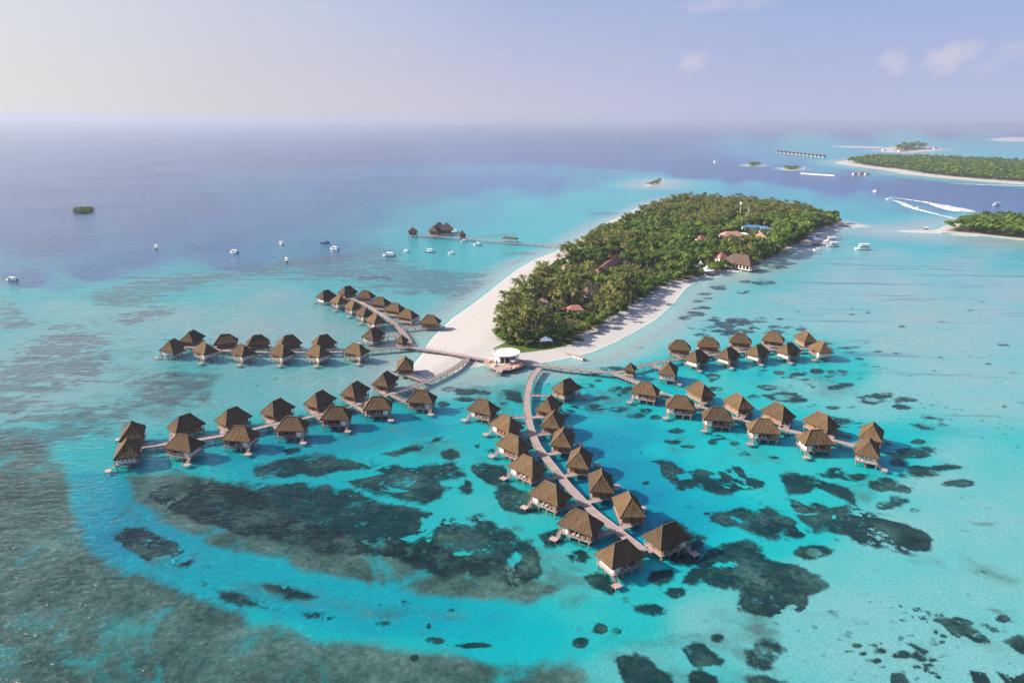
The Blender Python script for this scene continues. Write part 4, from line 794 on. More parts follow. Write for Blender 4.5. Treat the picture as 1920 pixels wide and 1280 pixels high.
m = MB(); m.prism(disc(0, 0, pr-.5, 40), 1.723, 1.85); m.build('floor', M['concrete'], root)
for k in range(14):
    a = 2*math.pi*k/14+.1; m = MB(); m.tube([((pr-.6)*math.cos(a), (pr-.6)*math.sin(a), 1.853), ((pr-.6)*math.cos(a), (pr-.6)*math.sin(a), 5.597)], [.13, .13], 8); m.build('column', M['white_wall'], root)
def arc_wall(r0, r1, a0, a1, z0, z1, n=10):
    m = MB()
    for k in range(n):
        p, q = rad(a0+(a1-a0)*k/n), rad(a0+(a1-a0)*(k+1)/n); c = lambda r, t_: (r*math.cos(t_), r*math.sin(t_))
        m.hexa([(*c(r0, p), z0), (*c(r1, p), z0), (*c(r1, q), z0), (*c(r0, q), z0)], [(*c(r0, p), z1), (*c(r1, p), z1), (*c(r1, q), z1), (*c(r0, q), z1)])
    return m
arc_wall(4.9, 5.2, 190, 232, 1.853, 5.597).build('curved_wall', M['white_wall'], root)
arc_wall(4.7, 5.0, 20, 165, 1.853, 5.597, 20).build('curved_wall', M['white_wall'], root)
arc_wall(2.2, 2.8, 200, 330, 1.853, 2.95).build('bar_counter', M['timber_brown'], root)
arc_wall(1.0, 1.4, 0, 360, 1.853, 5.3, 20).build('bar_back', M['timber_dark'], root)
for x, y in dk[::2]:
    m = MB(); m.tube([(x*.95, y*.95, -1.5), (x*.95, y*.95, 1.447)], [.14, .14], 7); m.build('pile', M['stilt_wood'], root)
sp = rel([(929.5, 694), (931, 699.5), (940.5, 700.5), (944.5, 695)], 1.0); m = MB(); m.prism(sp, .75, 1.0); m.build('lower_platform', M['timber_grey'], root)
def make_daybed():
    r = empty('daybed', (0, 0, 0)); m = MB(); m.box(-1.3, 1.3, -.95, .95, 0, .32); m.build('base', M['white_wall'], r)
    m = MB(); m.box(-1.25, 1.25, -.9, .9, .323, .55); m.build('mattress', M['orange_cloth'], r)
    m = MB(); m.box(-1.25, 1.25, .55, .85, .553, .95); m.build('cushion', M['orange_cloth'], r)
    for x in (-.6, .6):
        m = MB(); m.hexa([(x-.35, .15, .56), (x+.35, .15, .56), (x+.35, .5, .62), (x-.35, .5, .62)], [(x-.33, .2, .72), (x+.33, .2, .72), (x+.33, .5, .9), (x-.33, .5, .9)]); m.build('pillow', M['cream_cloth'], r)
    return r
DB = make_daybed(); first_db = True
for (x, y, rz, lab) in ((915.5, 678, -100, 'orange daybed at the left end of the round pavilion deck'), (925, 685, -40, 'orange daybed left of the lower platform in front of the pavilion'), (951.5, 689.5, 0, 'orange daybed just right of the lower platform before the pavilion'),
                        (968, 687.5, 20, 'orange daybed second from the right end of the pavilion deck'), (976, 683.5, 45, 'orange daybed at the right end of the round pavilion deck')):
    p = at(x, y, 1.9); kw = dict(label=lab, cat='daybed', group='orange daybeds on the pavilion deck')
    if first_db: DB.location = (p[0], p[1], 1.723); DB.rotation_euler = (0, 0, rad(rz)); tag(DB, **kw); first_db = False
    else: dup(DB, (p[0], p[1], 1.723), rad(rz), **kw)
def make_parasol(px, py, z, lab, mat='cream_cloth', zdir=0):
    p = at(px, py, z); r = empty('parasol', (p[0], p[1], z), label=lab, cat='parasol'); m = MB(); m.tube([(0, 0, 0), (0, 0, 2.5)], [.04, .04], 6); m.build('pole', M['steel_white'], r)
    m = MB(); c = disc(0, 0, 1.5, 8)
    for k in range(8): m.face([(*c[k], 2.15), (*c[(k+1) % 8], 2.15), (0, 0, 2.75)]); m.face([(0, 0, 2.7), (*c[(k+1) % 8], 2.10), (*c[k], 2.10)])
    m.build('canopy', M[mat], r)
make_parasol(921, 680, 1.723, 'white parasol standing at the left of the pavilion deck')
make_parasol(962, 684, 1.723, 'white parasol standing among the right-hand daybeds of the pavilion')

# ------------------------------------------------------------------ people on the boardwalk
def person(px, py, z, rz, lab, shirt, shorts, stride=.12):
    p = at(px, py, z); o = empty('person', (p[0], p[1], z), rad(rz), label=lab, cat='person')
    bm = bmesh.new(); sk = bm.verts.layers.skin.verify()
    V_ = {}
    def v(n, co, r): V_[n] = bm.verts.new(co); V_[n][sk].radius = (r, r*.85 if n in ('chest', 'hip', 'belly') else r)
    v('hip', (0, 0, .95), .155); v('belly', (0, 0, 1.12), .14); v('chest', (0, 0, 1.33), .165); v('neck', (0, 0, 1.5), .06); v('head', (0, .02, 1.60), .095); v('crown', (0, .015, 1.74), .085)
    for s_, n in ((-1, 'l'), (1, 'r')):
        st = stride*s_; v('sh'+n, (.19*s_, 0, 1.42), .065); v('el'+n, (.25*s_, -.03-st*.6, 1.14), .045); v('wr'+n, (.27*s_, .06-st, .90), .032); v('ha'+n, (.27*s_, .08-st, .80), .038)
        v('th'+n, (.10*s_, st*.4, .86), .095); v('kn'+n, (.11*s_, st*1.0, .50), .065); v('an'+n, (.11*s_, st*1.3, .09), .045); v('to'+n, (.12*s_, st*1.3+.16, .04), .04)
    E_ = [('hip', 'belly'), ('belly', 'chest'), ('chest', 'neck'), ('neck', 'head'), ('head', 'crown')]
    for n in 'lr': E_ += [('chest', 'sh'+n), ('sh'+n, 'el'+n), ('el'+n, 'wr'+n), ('wr'+n, 'ha'+n), ('hip', 'th'+n), ('th'+n, 'kn'+n), ('kn'+n, 'an'+n), ('an'+n, 'to'+n)]
    for a, b in E_: bm.edges.new((V_[a], V_[b]))
    V_['hip'][sk].use_root = True
    me = bpy.data.meshes.new('body'); bm.to_mesh(me); bm.free(); t_ = bpy.data.objects.new('tmp', me); COL.objects.link(t_)
    t_.modifiers.new('s', 'SKIN'); sm = t_.modifiers.new('b', 'SUBSURF'); sm.levels = sm.render_levels = 2
    dg = bpy.context.evaluated_depsgraph_get(); me2 = bpy.data.meshes.new_from_object(t_.evaluated_get(dg)); bpy.data.objects.remove(t_)
    me2.materials.clear()
    for mm in ('skin', shirt, shorts, 'cloth_dark'): me2.materials.append(M[mm])
    for f in me2.polygons:
        c = f.center; f.material_index = 1 if (.98 < c.z < 1.47 and abs(c.x) < .25 and (c.z > 1.25 or abs(c.x) < .19)) else 2 if (.52 < c.z <= .98 and abs(c.x) < .22) else 0
        f.use_smooth = True
    link('body', me2, o)
    m = MB(); m.tube([(0, -.01, 1.66), (0, -.015, 1.76), (0, -.01, 1.83)], [.105, .10, .04], 10); m.build('hair', M['cloth_dark'], o, True)
person(1022.5, 684.5, 1.75, 80, 'person in dark clothes walking on the boardwalk near the pavilion', 'cloth_dark', 'cloth_dark')
person(1075.5, 691, 1.75, -95, 'person in dark clothes standing halfway along the right boardwalk', 'cloth_dark', 'cloth_dark', .03)
person(805.5, 712, 1.75, 50, 'person in white walking on the boardwalk beside the sand spit', 'cream_cloth', 'cream_cloth')

# ------------------------------------------------------------------ vegetation
def set_attr(me_, name, arr):
    a = me_.attributes.new(name, 'FLOAT', 'POINT'); a.data.foreach_set('value', np.asarray(arr, np.float32))
def quads_mesh(name, v, mats, mi=None, attrs=None):
    me_ = bpy.data.meshes.new(name); n = len(v)//4
    me_.vertices.add(len(v)); me_.vertices.foreach_set('co', np.asarray(v, np.float32).ravel())
    me_.loops.add(n*4); me_.loops.foreach_set('vertex_index', np.arange(n*4, dtype=np.int32)); me_.polygons.add(n)
    me_.polygons.foreach_set('loop_start', np.arange(0, n*4, 4, dtype=np.int32)); me_.polygons.foreach_set('loop_total', np.full(n, 4, np.int32))
    for m_ in mats: me_.materials.append(M[m_])
    if mi is not None: me_.polygons.foreach_set('material_index', np.asarray(mi, np.int32))
    me_.update(calc_edges=True)
    for k, a in (attrs or {}).items(): set_attr(me_, k, a)
    return me_
def palm_crown(seed, nf=21, seg=5):
    r = np.random.default_rng(seed); Q = []; dry = []
    for k in range(nf):
        az = 2*math.pi*(k*.381966+r.uniform(-.03, .03)); el = math.radians(r.uniform(-18, 68) if k > 3 else r.uniform(55, 80)); L_ = r.uniform(3.5, 4.6); isdry = el < math.radians(-4) and r.random() < .6
        pts = []; p = np.array([0, 0, 0.0]); e = el
        for s_ in range(seg+1):
            pts.append(p.copy()); d = np.array([math.cos(az)*math.cos(e), math.sin(az)*math.cos(e), math.sin(e)]); p = p+d*L_/seg; e -= math.radians(r.uniform(15, 23))
        side = np.array([-math.sin(az), math.cos(az), 0])
        wid = [.10, .42, .56, .52, .38, .06]
        for s_ in range(seg):
            for sg in (-1, 1):
                # leaflets hang from the midrib; each strip is split so the sky shows between leaflets
                for h in range(2):
                    a = pts[s_]+(pts[s_+1]-pts[s_])*(h*.5); b = pts[s_]+(pts[s_+1]-pts[s_])*(h*.5+.40); w0 = wid[s_]+(wid[s_+1]-wid[s_])*h*.5; w1 = wid[s_]+(wid[s_+1]-wid[s_])*(h*.5+.4)
                    dr = np.array([0, 0, -r.uniform(.35, .8)]); out = side*sg
                    sh = (pts[s_+1]-pts[s_])*.35
                    Q += [a, b, b+out*w1*1.15+dr*w1+sh, a+out*w0*1.15+dr*w0+sh]; dry += [float(isdry)]*4
    return np.array(Q), np.array(dry)
def palm_trunk(seed, h):
    r = random.Random(seed); lx, ly = r.uniform(-1.6, 1.6), r.uniform(-1.6, 1.6); m = MB(); pts = []
    for k in range(6): u = k/5; pts.append((lx*u*u, ly*u*u, h*u-.4*(k == 0)))
    m.tube(pts, [.24, .17, .15, .14, .13, .15], 6); return m, pts[-1]
def broad_crown(seed, rx, rz, n):
    r = np.random.default_rng(seed); nl = r.integers(5, 9); Q = []; lobes = []
    for k in range(nl):
        a = 2*math.pi*k/nl+r.uniform(-.4, .4); d = rx*r.uniform(.35, .68) if k else 0
        lobes.append((d*math.cos(a), d*math.sin(a), rz*r.uniform(-.15, .42) if k else rz*.5, rx*r.uniform(.34, .52), rz*r.uniform(.42, .62)))
    for i in range(n):
        lx, ly, lz, lr, lh = lobes[r.integers(nl)]; d = r.normal(size=3); d /= np.linalg.norm(d)
        if d[2] < -.35: d[2] *= -.6
        s_ = r.uniform(.72, 1.06); p = np.array([lx+d[0]*lr*s_, ly+d[1]*lr*s_, lz+d[2]*lh*s_])
        nrm = d*np.array([1, 1, 1.2])+r.normal(size=3)*.42; nrm /= np.linalg.norm(nrm); t_ = np.cross(nrm, r.normal(size=3)); t_ /= np.linalg.norm(t_); b_ = np.cross(nrm, t_); sz = r.uniform(.32, .62)
        Q += [p-t_*sz-b_*sz*.6, p+t_*sz-b_*sz*.55, p+t_*sz*.8+b_*sz*.7, p-t_*sz*.9+b_*sz*.6]
    return np.array(Q)
def broad_trunk(seed, h, rx):
    r = random.Random(seed); m = MB(); m.tube([(0, 0, -.4), (.1, .05, h*.45), (.15, -.05, h*.8)], [.34, .24, .15], 7)
    for k in range(4):
        a = 2*math.pi*k/4+r.uniform(-.5, .5); m.tube([(.1, .05, h*.42+.3*k), (rx*.3*math.cos(a), rx*.3*math.sin(a), h*.68), (rx*.55*math.cos(a), rx*.55*math.sin(a), h*.9)], [.14, .10, .05], 5)
    return m
NP, NB = 7, 7
PALMS = []; BROADS = []
for k in range(NP):
    h = [10.5, 12, 13.2, 9.2, 11.4, 14.2, 8.0][k]; tm, top = palm_trunk(50+k, h); q_, dry_ = palm_crown(80+k)
    PALMS.append((tm.mesh('trunk', M['bark'], True), quads_mesh('crown', q_, ['palm_leaf'], attrs={'dry': dry_}), top, q_, dry_))
for k in range(NB):
    rx = [4.2, 3.4, 5.0, 3.8, 4.6, 2.9, 5.6][k]; rz = rx*[.75, .8, .62, .9, .7, .95, .6][k]; h = [7.0, 6.0, 7.5, 8.0, 6.5, 5.0, 8.2][k]; q_ = broad_crown(120+k, rx, rz, int(60+16*rx*rx))
    BROADS.append((broad_trunk(150+k, h, rx).mesh('trunk', M['bark'], True), quads_mesh('crown', q_, ['broad_leaf']), (0, 0, h), q_, rx))

# buildings on the island: centre, heading, length, width, wall height, roof height, roof material, clearing in front
BUILD = [
 (1141, 497, 5, 'along', (1119, 513, 1163, 479), 7, 3.6, 6.2, 'roof_red', 'long red-tiled house roof running through the palm grove'),
 (1105, 544, 5, 'size', (11, 8, 40), 0, 3.4, 6.4, 'roof_salmon', 'small salmon-roofed house among the palms at lower left of the grove'),
 (1079, 580, 4, 'size', (10, 7, 0), 0, 3.0, 5.4, 'roof_red', 'dark red roof behind the clipped hedge near the front of the grove'),
 (1315, 446, 6, 'size', (10, 9, 20), 0, 3.6, 7.2, 'roof_red', 'small red-roofed house half hidden in the middle of the forest'),
 (1372, 441, 6, 'size', (24, 14, 8), 0, 4.5, 8.5, 'roof_salmon', 'large pinkish-roofed building in the forest clearing'),
 (1427, 444, 5, 'size', (14, 11, 70), 0, 4.2, 8.0, 'roof_salmon', 'pink-roofed house nearest the right shore of the forest'),
 (1412, 425, 6, 'size', (22, 10, -5), 0, 4.0, 6.4, 'roof_blue', 'bright blue sheet-roofed shed in the forest'),
 (1434, 427, 6, 'size', (12, 9, -5), 0, 4.0, 6.4, 'roof_blue', 'smaller dark blue-roofed shed right of the bright blue shed'),
 (1391, 439, 5, 'size', (12, 6, 10), 0, 3.6, 5.2, 'tent_white', 'pale low service building right of the pinkish roof'),
 (1353, 483, 5, 'size', (9, 8, 20), 0, 4.0, 7.5, 'roof_red', 'steep red roof beside the thatched shore restaurant'),
 (1063, 503, 4, 'size', (8, 6, 20), 0, 3.2, 6.0, 'roof_salmon', 'little salmon roof glimpsed at the left edge of the forest'),
 (1018, 569, 3, 'size', (7, 5, 0), 0, 3.0, 5.2, 'roof_salmon', 'small orange-brown roof among palms near the left beach'),
]
CLEAR = []
def pitched(name, c, rz, L_, Wd, hw, hr, roofm, lab, cat='house'):
    r = empty(name, (c[0], c[1], 1.4), rz, label=lab, cat=cat); m = MB(); m.box(-L_/2+.5, L_/2-.5, -Wd/2+.5, Wd/2-.5, -.6, hw+.1); m.build('wall', M['white_wall'], r)
    m = MB(); h = max(L_/2-Wd*.45, .4); a, b, c_, d = (-L_/2, -Wd/2, hw), (L_/2, -Wd/2, hw), (L_/2, Wd/2, hw), (-L_/2, Wd/2, hw); e, f = (-h, 0, hr), (h, 0, hr)
    m.face([a, b, f, e]); m.face([b, c_, f]); m.face([c_, d, e, f]); m.face([d, a, e]); m.face([(p[0], p[1], p[2]-.15) for p in (d, c_, b, a)])
    for p, q in ((a, b), (b, c_), (c_, d), (d, a)): m.face([(p[0], p[1], p[2]-.15), (q[0], q[1], q[2]-.15), q, p])
    m.build('roof', M[roofm], r)
    for x in np.arange(-L_/2+1.6, L_/2-1.4, 2.6):
        for y in (-Wd/2+.44, Wd/2-.497):
            m = MB(); m.box(x-.5, x+.5, y, y+.057, .9, hw-.5); m.build('window', M['dark_glass'], r)
    m = MB(); m.box(-L_/2+.45, -L_/2+.497, -.5, .5, 0, 2.1); m.build('door', M['timber_brown'], r)
    return r
for x, y, z0, mode, prm, _, hw, hr, rm, lab in BUILD:
    if mode == 'along':
        p, q = at(prm[0], prm[1], z0), at(prm[2], prm[3], z0); c = (p+q)/2; L_ = np.linalg.norm(q-p)+4; rz = math.atan2(q[1]-p[1], q[0]-p[0]); Wd = 8
    else: c = at(x, y, z0); L_, Wd, d_ = prm; rz = rad(d_)
    pitched('house', c, rz, L_, Wd, hw, hr, rm, lab)
    dirc = -c[:2]/np.linalg.norm(c[:2]); CLEAR.append((c[:2], rz, L_/2+2.5, Wd/2+2.5, dirc))
# thatched restaurant hall at the water, marquees, masts
c = at(1388, 492, 5); rz = math.atan2(*(at(1409, 494, 5)-at(1362, 486, 5))[1::-1])
root = empty('shore_restaurant', (c[0], c[1], 0), rz, label='big thatched restaurant hall with white pillars standing at the water edge', cat='restaurant')
rf = link('roof', roof_mesh(27, 15, 5.0, 11.5, 13, 777, step=1.2, mats=('thatch_old', 'timber_dark')), root); link('ridge_cap', cap_mesh(27, 15, 5.0, 11.5, 13, 777), rf)
m = MB(); m.box(-12, 8, -5.5, 6, 1.6, 5.0); m.build('wall', M['timber_brown'], root); m = MB(); m.box(-13, 13, -7, 7, 1.2, 1.597); m.build('terrace', M['concrete'], root)
for x in np.arange(-12, 12.1, 3):
    for y in (-6.6, 6.6):
        m = MB(); m.box(x-.25, x+.25, y-.25, y+.25, 1.6, 4.9); m.build('pillar', M['white_wall'], root)
for y in (-4, 0, 4): m = MB(); m.box(12.35, 12.85, y-.25, y+.25, 1.6, 4.9); m.build('pillar', M['white_wall'], root)
for x in np.arange(-11, 12, 5.5):
    for y in (-6, 6): m = MB(); m.tube([(x, y, -2), (x, y, 1.197)], [.25, .25], 8); m.build('pile', M['concrete'], root)
CLEAR.append((c[:2], rz, 16, 10, -c[:2]/np.linalg.norm(c[:2])))
def marquee(px, py, L_, Wd, hh, rz, lab):
    c = at(px, py, 3.5); r = empty('marquee', (c[0], c[1], 1.4), rad(rz), label=lab, cat='marquee', group='white marquees on the island'); m = MB(); a, b, c_, d = (-L_/2, -Wd/2, 2.5), (L_/2, -Wd/2, 2.5), (L_/2, Wd/2, 2.5), (-L_/2, Wd/2, 2.5); e = (0, 0, hh)
    N_ = 6
    for p, q in ((a, b), (b, c_), (c_, d), (d, a)):
        for i in range(N_):
            u0, u1 = i/N_, (i+1)/N_; f = lambda pt, u: (pt[0]*(1-u), pt[1]*(1-u), 2.5+(hh-2.5)*u*u)
            m.face([f(p, u0), f(q, u0), f(q, u1), f(p, u1)])
        m.face([(p[0], p[1], 2.15), (q[0], q[1], 2.15), q, p])
    m.build('canopy', M['tent_white'], r)
    for p in (a, b, c_, d): m = MB(); m.tube([(p[0]*.97, p[1]*.97, -.4), (p[0]*.97, p[1]*.97, 2.5)], [.08, .08], 6); m.build('pole', M['steel_white'], r)
    CLEAR.append((c[:2], rad(rz), L_/2+1.5, Wd/2+1.5, -c[:2]/np.linalg.norm(c[:2])))
marquee(1023, 637, 6, 5, 4.2, 10, 'white marquee among the palms just behind the round pavilion')
marquee(1313, 499, 8, 7, 6.5, 0, 'pointed white marquee farther back of the pair near the restaurant'); marquee(1325, 507, 10, 7, 6, 30, 'broader white marquee at the water edge left of the restaurant')
for px, py, hh, lab in ((1385, 410, 19, 'white mast with a ball on top rising from the forest'), (1400, 413, 18, 'slim white radio mast with a dish in the forest')):
    c = at(px, py+14, 0); r = empty('radio_mast', (c[0], c[1], 1.4), label=lab, cat='mast'); m = MB(); m.tube([(0, 0, -.5), (0, 0, hh+3)], [.28, .2], 6); m.build('pole', M['steel_white'], r)
    if 'ball' in lab: m = MB(); m.tube([(0, 0, hh+3+1.4*(1-math.cos(u))-.1) for u in np.linspace(.25, 2.9, 8)], [1.4*math.sin(u) for u in np.linspace(.25, 2.9, 8)], 12); m.build('radome', M['tent_white'], r, True)
    else: m = MB(); m.tube([(0, -.3, hh-1), (0, -.9, hh-1)], [.3, 1.2], 12); m.build('dish', M['tent_white'], r)
# the clipped hedge line in the grove
hp = [at(x, y, 3)[:2] for x, y in ((1041, 593), (1062, 590.5), (1085, 591.5), (1106, 594), (1124, 600))]
m_q = []; rg = np.random.default_rng(5)
hpr = resample(smooth(hp), .35)
for p in hpr:
    for _ in range(26):
        d = np.array([rg.normal()*.35, rg.normal()*.9, 0]); zz = 1.2+rg.uniform(0, 3.6); pp = np.array([p[0]+d[0], p[1]+np.clip(d[1], -1.3, 1.3), zz]); nr = rg.normal(size=3); nr[2] = abs(nr[2])+.3; nr /= np.linalg.norm(nr); t_ = np.cross(nr, rg.normal(size=3)); t_ /= np.linalg.norm(t_); b_ = np.cross(nr, t_); s_ = .3
        m_q += [pp-t_*s_-b_*s_, pp+t_*s_-b_*s_, pp+t_*s_+b_*s_, pp-t_*s_+b_*s_]
hd = link('hedge', quads_mesh('hedge', np.array(m_q), ['broad_leaf'])); tag(hd, 'long clipped yellow-green hedge inside the front of the grove', 'hedge')
for p in hpr[::10]: CLEAR.append((p, 0, 2.0, 2.2, -p/np.linalg.norm(p)))

# scatter of trees over the wooded part of the island
vg = np.array(VEG); lo, hi = vg.min(0), vg.max(0); sp_ = 4.7
gx, gy = np.meshgrid(np.arange(lo[0], hi[0], sp_), np.arange(lo[1], hi[1], sp_)); T_ = np.stack([gx.ravel(), gy.ravel()], 1)+RNG.uniform(-2.1, 2.1, (gx.size, 2))
inside = segdist(T_, vg); T_ = T_[inside > 2.0]; edge = inside[inside > 2.0]
pxy = np.array([proj(x, y, 8) for x, y in T_])
def cellnoise(P, s_, seed):
    r = np.random.default_rng(seed); g = r.random((64, 64)); u = P/s_; i = np.floor(u).astype(int); f = u-i; f = f*f*(3-2*f); G = lambda a, b: g[a % 64, b % 64]
    return (G(i[:, 0], i[:, 1])*(1-f[:, 0])+G(i[:, 0]+1, i[:, 1])*f[:, 0])*(1-f[:, 1])+(G(i[:, 0], i[:, 1]+1)*(1-f[:, 0])+G(i[:, 0]+1, i[:, 1]+1)*f[:, 0])*f[:, 1]
cn = cellnoise(T_, 34, 3)*.62+cellnoise(T_, 15, 4)*.38
# broad-leaved clumps thicken towards the middle and the right shore; palms rule the left side, the tip and the far crest
bias = .50+.13*(pxy[:, 1] > 560)+.07*(pxy[:, 1] < 400)-.16*((pxy[:, 0] > 1180) & (pxy[:, 1] > 400) & (pxy[:, 1] < 500))-.17*((pxy[:, 0] > 1420) & (pxy[:, 1] > 405))
rb = np.zeros(len(T_)); 
leftish = np.array([segdist(np.array([[x-14, y-2]]), vg)[0] < 0 for x, y in T_]); bias += .22*leftish
rightish = np.array([(1020 < q_[0] < 1310) and segdist(np.array([[x+16, y-4]]), vg)[0] < 0 for (x, y), q_ in zip(T_, pxy)])
ispalm = cn+RNG.normal(0, .05, len(T_)) < bias
keep = np.ones(len(T_), bool); low = np.zeros(len(T_), bool)
for c, rz, hx, hy, dirc in CLEAR:
    d = T_-np.asarray(c); ca, sa = math.cos(rz), math.sin(rz); lx = d[:, 0]*ca+d[:, 1]*sa; ly = -d[:, 0]*sa+d[:, 1]*ca
    keep &= ~((abs(lx) < hx) & (abs(ly) < hy))
    al = d@dirc; ac = abs(d[:, 0]*dirc[1]-d[:, 1]*dirc[0]); keep &= ~((al > 0) & (al < hy+13) & (ac < max(hx*.85, 2.5))); low |= (al > 0) & (al < hy+52) & (ac < hx*1.0+1)
# broad crowns need more room than palms
order = RNG.permutation(len(T_)); taken = []
for i in order:
    if not keep[i] or ispalm[i]: continue
    if low[i] and RNG.random() < .3: keep[i] = False; continue
    if taken and min((T_[i][0]-T_[j][0])**2+(T_[i][1]-T_[j][1])**2 for j in taken) < 5.6**2: keep[i] = False
    else: taken.append(i)
items = []
for i in np.where(keep)[0]:
    x, y = T_[i]; pal = bool(ispalm[i]); k = int(RNG.integers(NP if pal else NB)); s_ = float(RNG.uniform(.85, 1.15))
    if low[i]: s_ *= .52
    if edge[i] < 13 and rightish[i]: s_ *= .62+.38*max(0, edge[i]-3)/10
    elif pal and edge[i] < 4: s_ *= .85
    if not pal and pxy[i, 0] > 1420 and pxy[i, 1] > 410: s_ *= 1.25
    if not pal: s_ *= 1.05
    items.append((math.hypot(x, y), pal, k, x, y, s_, float(RNG.uniform(0, 6.283))))
items.sort(); count = {True: 0, False: 0}; rest = {True: [], False: []}
LAB = {True: ('coconut palm in the dense grove covering the island', 'palm tree', 'coconut palms of the island grove'), False: ('bushy broad-leaved tree in the dense grove covering the island', 'tree', 'broad-leaved trees of the island grove')}
for d, pal, k, x, y, s_, rz in items:
    if count[pal] < 300:
        count[pal] += 1; src = (PALMS if pal else BROADS)[k]; lb = LAB[pal]
        r = empty('coconut_palm' if pal else 'broadleaf_tree', (x, y, 1.35), rz, label=lb[0], cat=lb[1], group=lb[2]); r.scale = (s_,)*3
        link('trunk', src[0], r); c = link('crown', src[1], r); c.location = src[2]
    else: rest[pal].append((k, x, y, s_, rz))
def mass(name, lst, protos, mat, lab, z0=1.35, kind='stuff'):
    Vs, rn, dr = [], [], []
    for k, x, y, s_, rz in lst:
        src = protos[k]; q_ = (src[3]+np.array(src[2]))*s_; ca, sa = math.cos(rz), math.sin(rz)
        Vs.append(np.stack([q_[:, 0]*ca-q_[:, 1]*sa+x, q_[:, 0]*sa+q_[:, 1]*ca+y, q_[:, 2]+z0], 1)); rn.append(np.full(len(q_), RNG.random())); dr.append(src[4] if isinstance(src[4], np.ndarray) else np.zeros(len(q_)))
    me_ = quads_mesh(name, np.concatenate(Vs), [mat], attrs={'rnd': np.concatenate(rn), 'dry': np.concatenate(dr)})
    return tag(link(name, me_), lab, None, None, kind)
mass('palm_forest', rest[True], PALMS, 'palm_leaf', 'far part of the palm forest on the island'); mass('leafy_forest', rest[False], BROADS, 'broad_leaf', 'far part of the broad-leaved forest on the island')
# low undergrowth round the rim and under the trees
US = []
for (x, y), e in zip(T_, edge):
    for _ in range(2 if e < 9 else 1):
        if e < 11 or RNG.random() < .5: US.append((int(RNG.integers(NB)), x+RNG.uniform(-2, 2), y+RNG.uniform(-2, 2), RNG.uniform(.34, .68) if e < 12 else RNG.uniform(.3, .5), RNG.uniform(0, 6.28)))
mass('undergrowth', US, BROADS, 'broad_leaf', 'low green undergrowth beneath the island trees', .6)
# woods of the farther islands
def isle_wood(nm, inset, spc, smin, smax, lab, z0=1.5, name='distant_wood'):
    P = np.array(ISLES[nm]); lo, hi = P.min(0), P.max(0); hi = np.minimum(hi, [2100, 4200]); gx, gy = np.meshgrid(np.arange(lo[0], hi[0], spc), np.arange(lo[1], hi[1], spc))
    q_ = np.stack([gx.ravel(), gy.ravel()], 1)+RNG.uniform(-spc*.45, spc*.45, (gx.size, 2)); q_ = q_[segdist(q_, P) > inset]
    L_ = [(int(RNG.integers(NB)), x, y, RNG.uniform(smin, smax), RNG.uniform(0, 6.28)) for x, y in q_]
    pr_ = []
    for k in range(NB):
        b = BROADS[k]; n = len(b[3])//4; sel = np.arange(0, n, max(1, n//70)); v = b[3].reshape(-1, 4, 3)[sel]; c = v.mean(1, keepdims=True); v = c+(v-c)*1.9; pr_.append((None, None, b[2], v.reshape(-1, 3), 0))
    return mass(name, L_, pr_, 'broad_leaf', lab, z0)
isle_wood('long', 34, 9.5, .75, 1.45, 'continuous dark wood covering the long distant island at upper right')
isle_wood('near', 7, 6.0, .7, 1.1, 'bright green wood covering the nearer small island at the right edge')
isle_wood('resort', 60, 26, 1.6, 2.6, 'hazy trees of the farthest small resort island')
isle_wood('islet', 6, 4, .35, .6, 'green scrub on the tiny sandbank islet beyond the forest', -.5); isle_wood('shrubA', 6, 6, .5, .8, 'low bushes of the left tiny islet in the channel', -.5); isle_wood('shrubB', 7, 6, .5, .8, 'low bushes of the right tiny islet in the channel', -.5)
isle_wood('scrub', .8, 2.4, .30, .52, 'lone dark clump of mangrove scrub out in the left lagoon', -1.5)

# ------------------------------------------------------------------ boats
def hull_mesh(mb, L_, Bm, H_, dr=.25, mi=0, n=12, flare=.72, deck=True):
    st = []
    for i in range(n+1):
        u = i/n; x = -L_/2+L_*u; w = Bm/2*(1 if u < .5 else max(.03, 1-((u-.5)/.5)**2.2)); w *= .86+.14*min(1, u*4); sh = H_*(.78+.36*u*u)
        st.append([(x, w, sh), (x+.02*L_*u, w*flare, .12), (x+.02*L_*u, 0, -dr), (x+.02*L_*u, -w*flare, .12), (x, -w, sh)])
    for a, b in zip(st, st[1:]):
        for k in range(4): mb.face([a[k], b[k], b[k+1], a[k+1]], mi)
        if deck: mb.face([(a[0][0], a[0][1]*.9, a[0][2]-.14), (a[4][0], a[4][1]*.9, a[4][2]-.14), (b[4][0], b[4][1]*.9, b[4][2]-.14), (b[0][0], b[0][1]*.9, b[0][2]-.14)], mi); mb.face([a[0], (a[0][0], a[0][1]*.9, a[0][2]-.14), (b[0][0], b[0][1]*.9, b[0][2]-.14), b[0]], mi); mb.face([a[4], b[4], (b[4][0], b[4][1]*.9, b[4][2]-.14), (a[4][0], a[4][1]*.9, a[4][2]-.14)], mi)
    mb.face(st[0], mi)
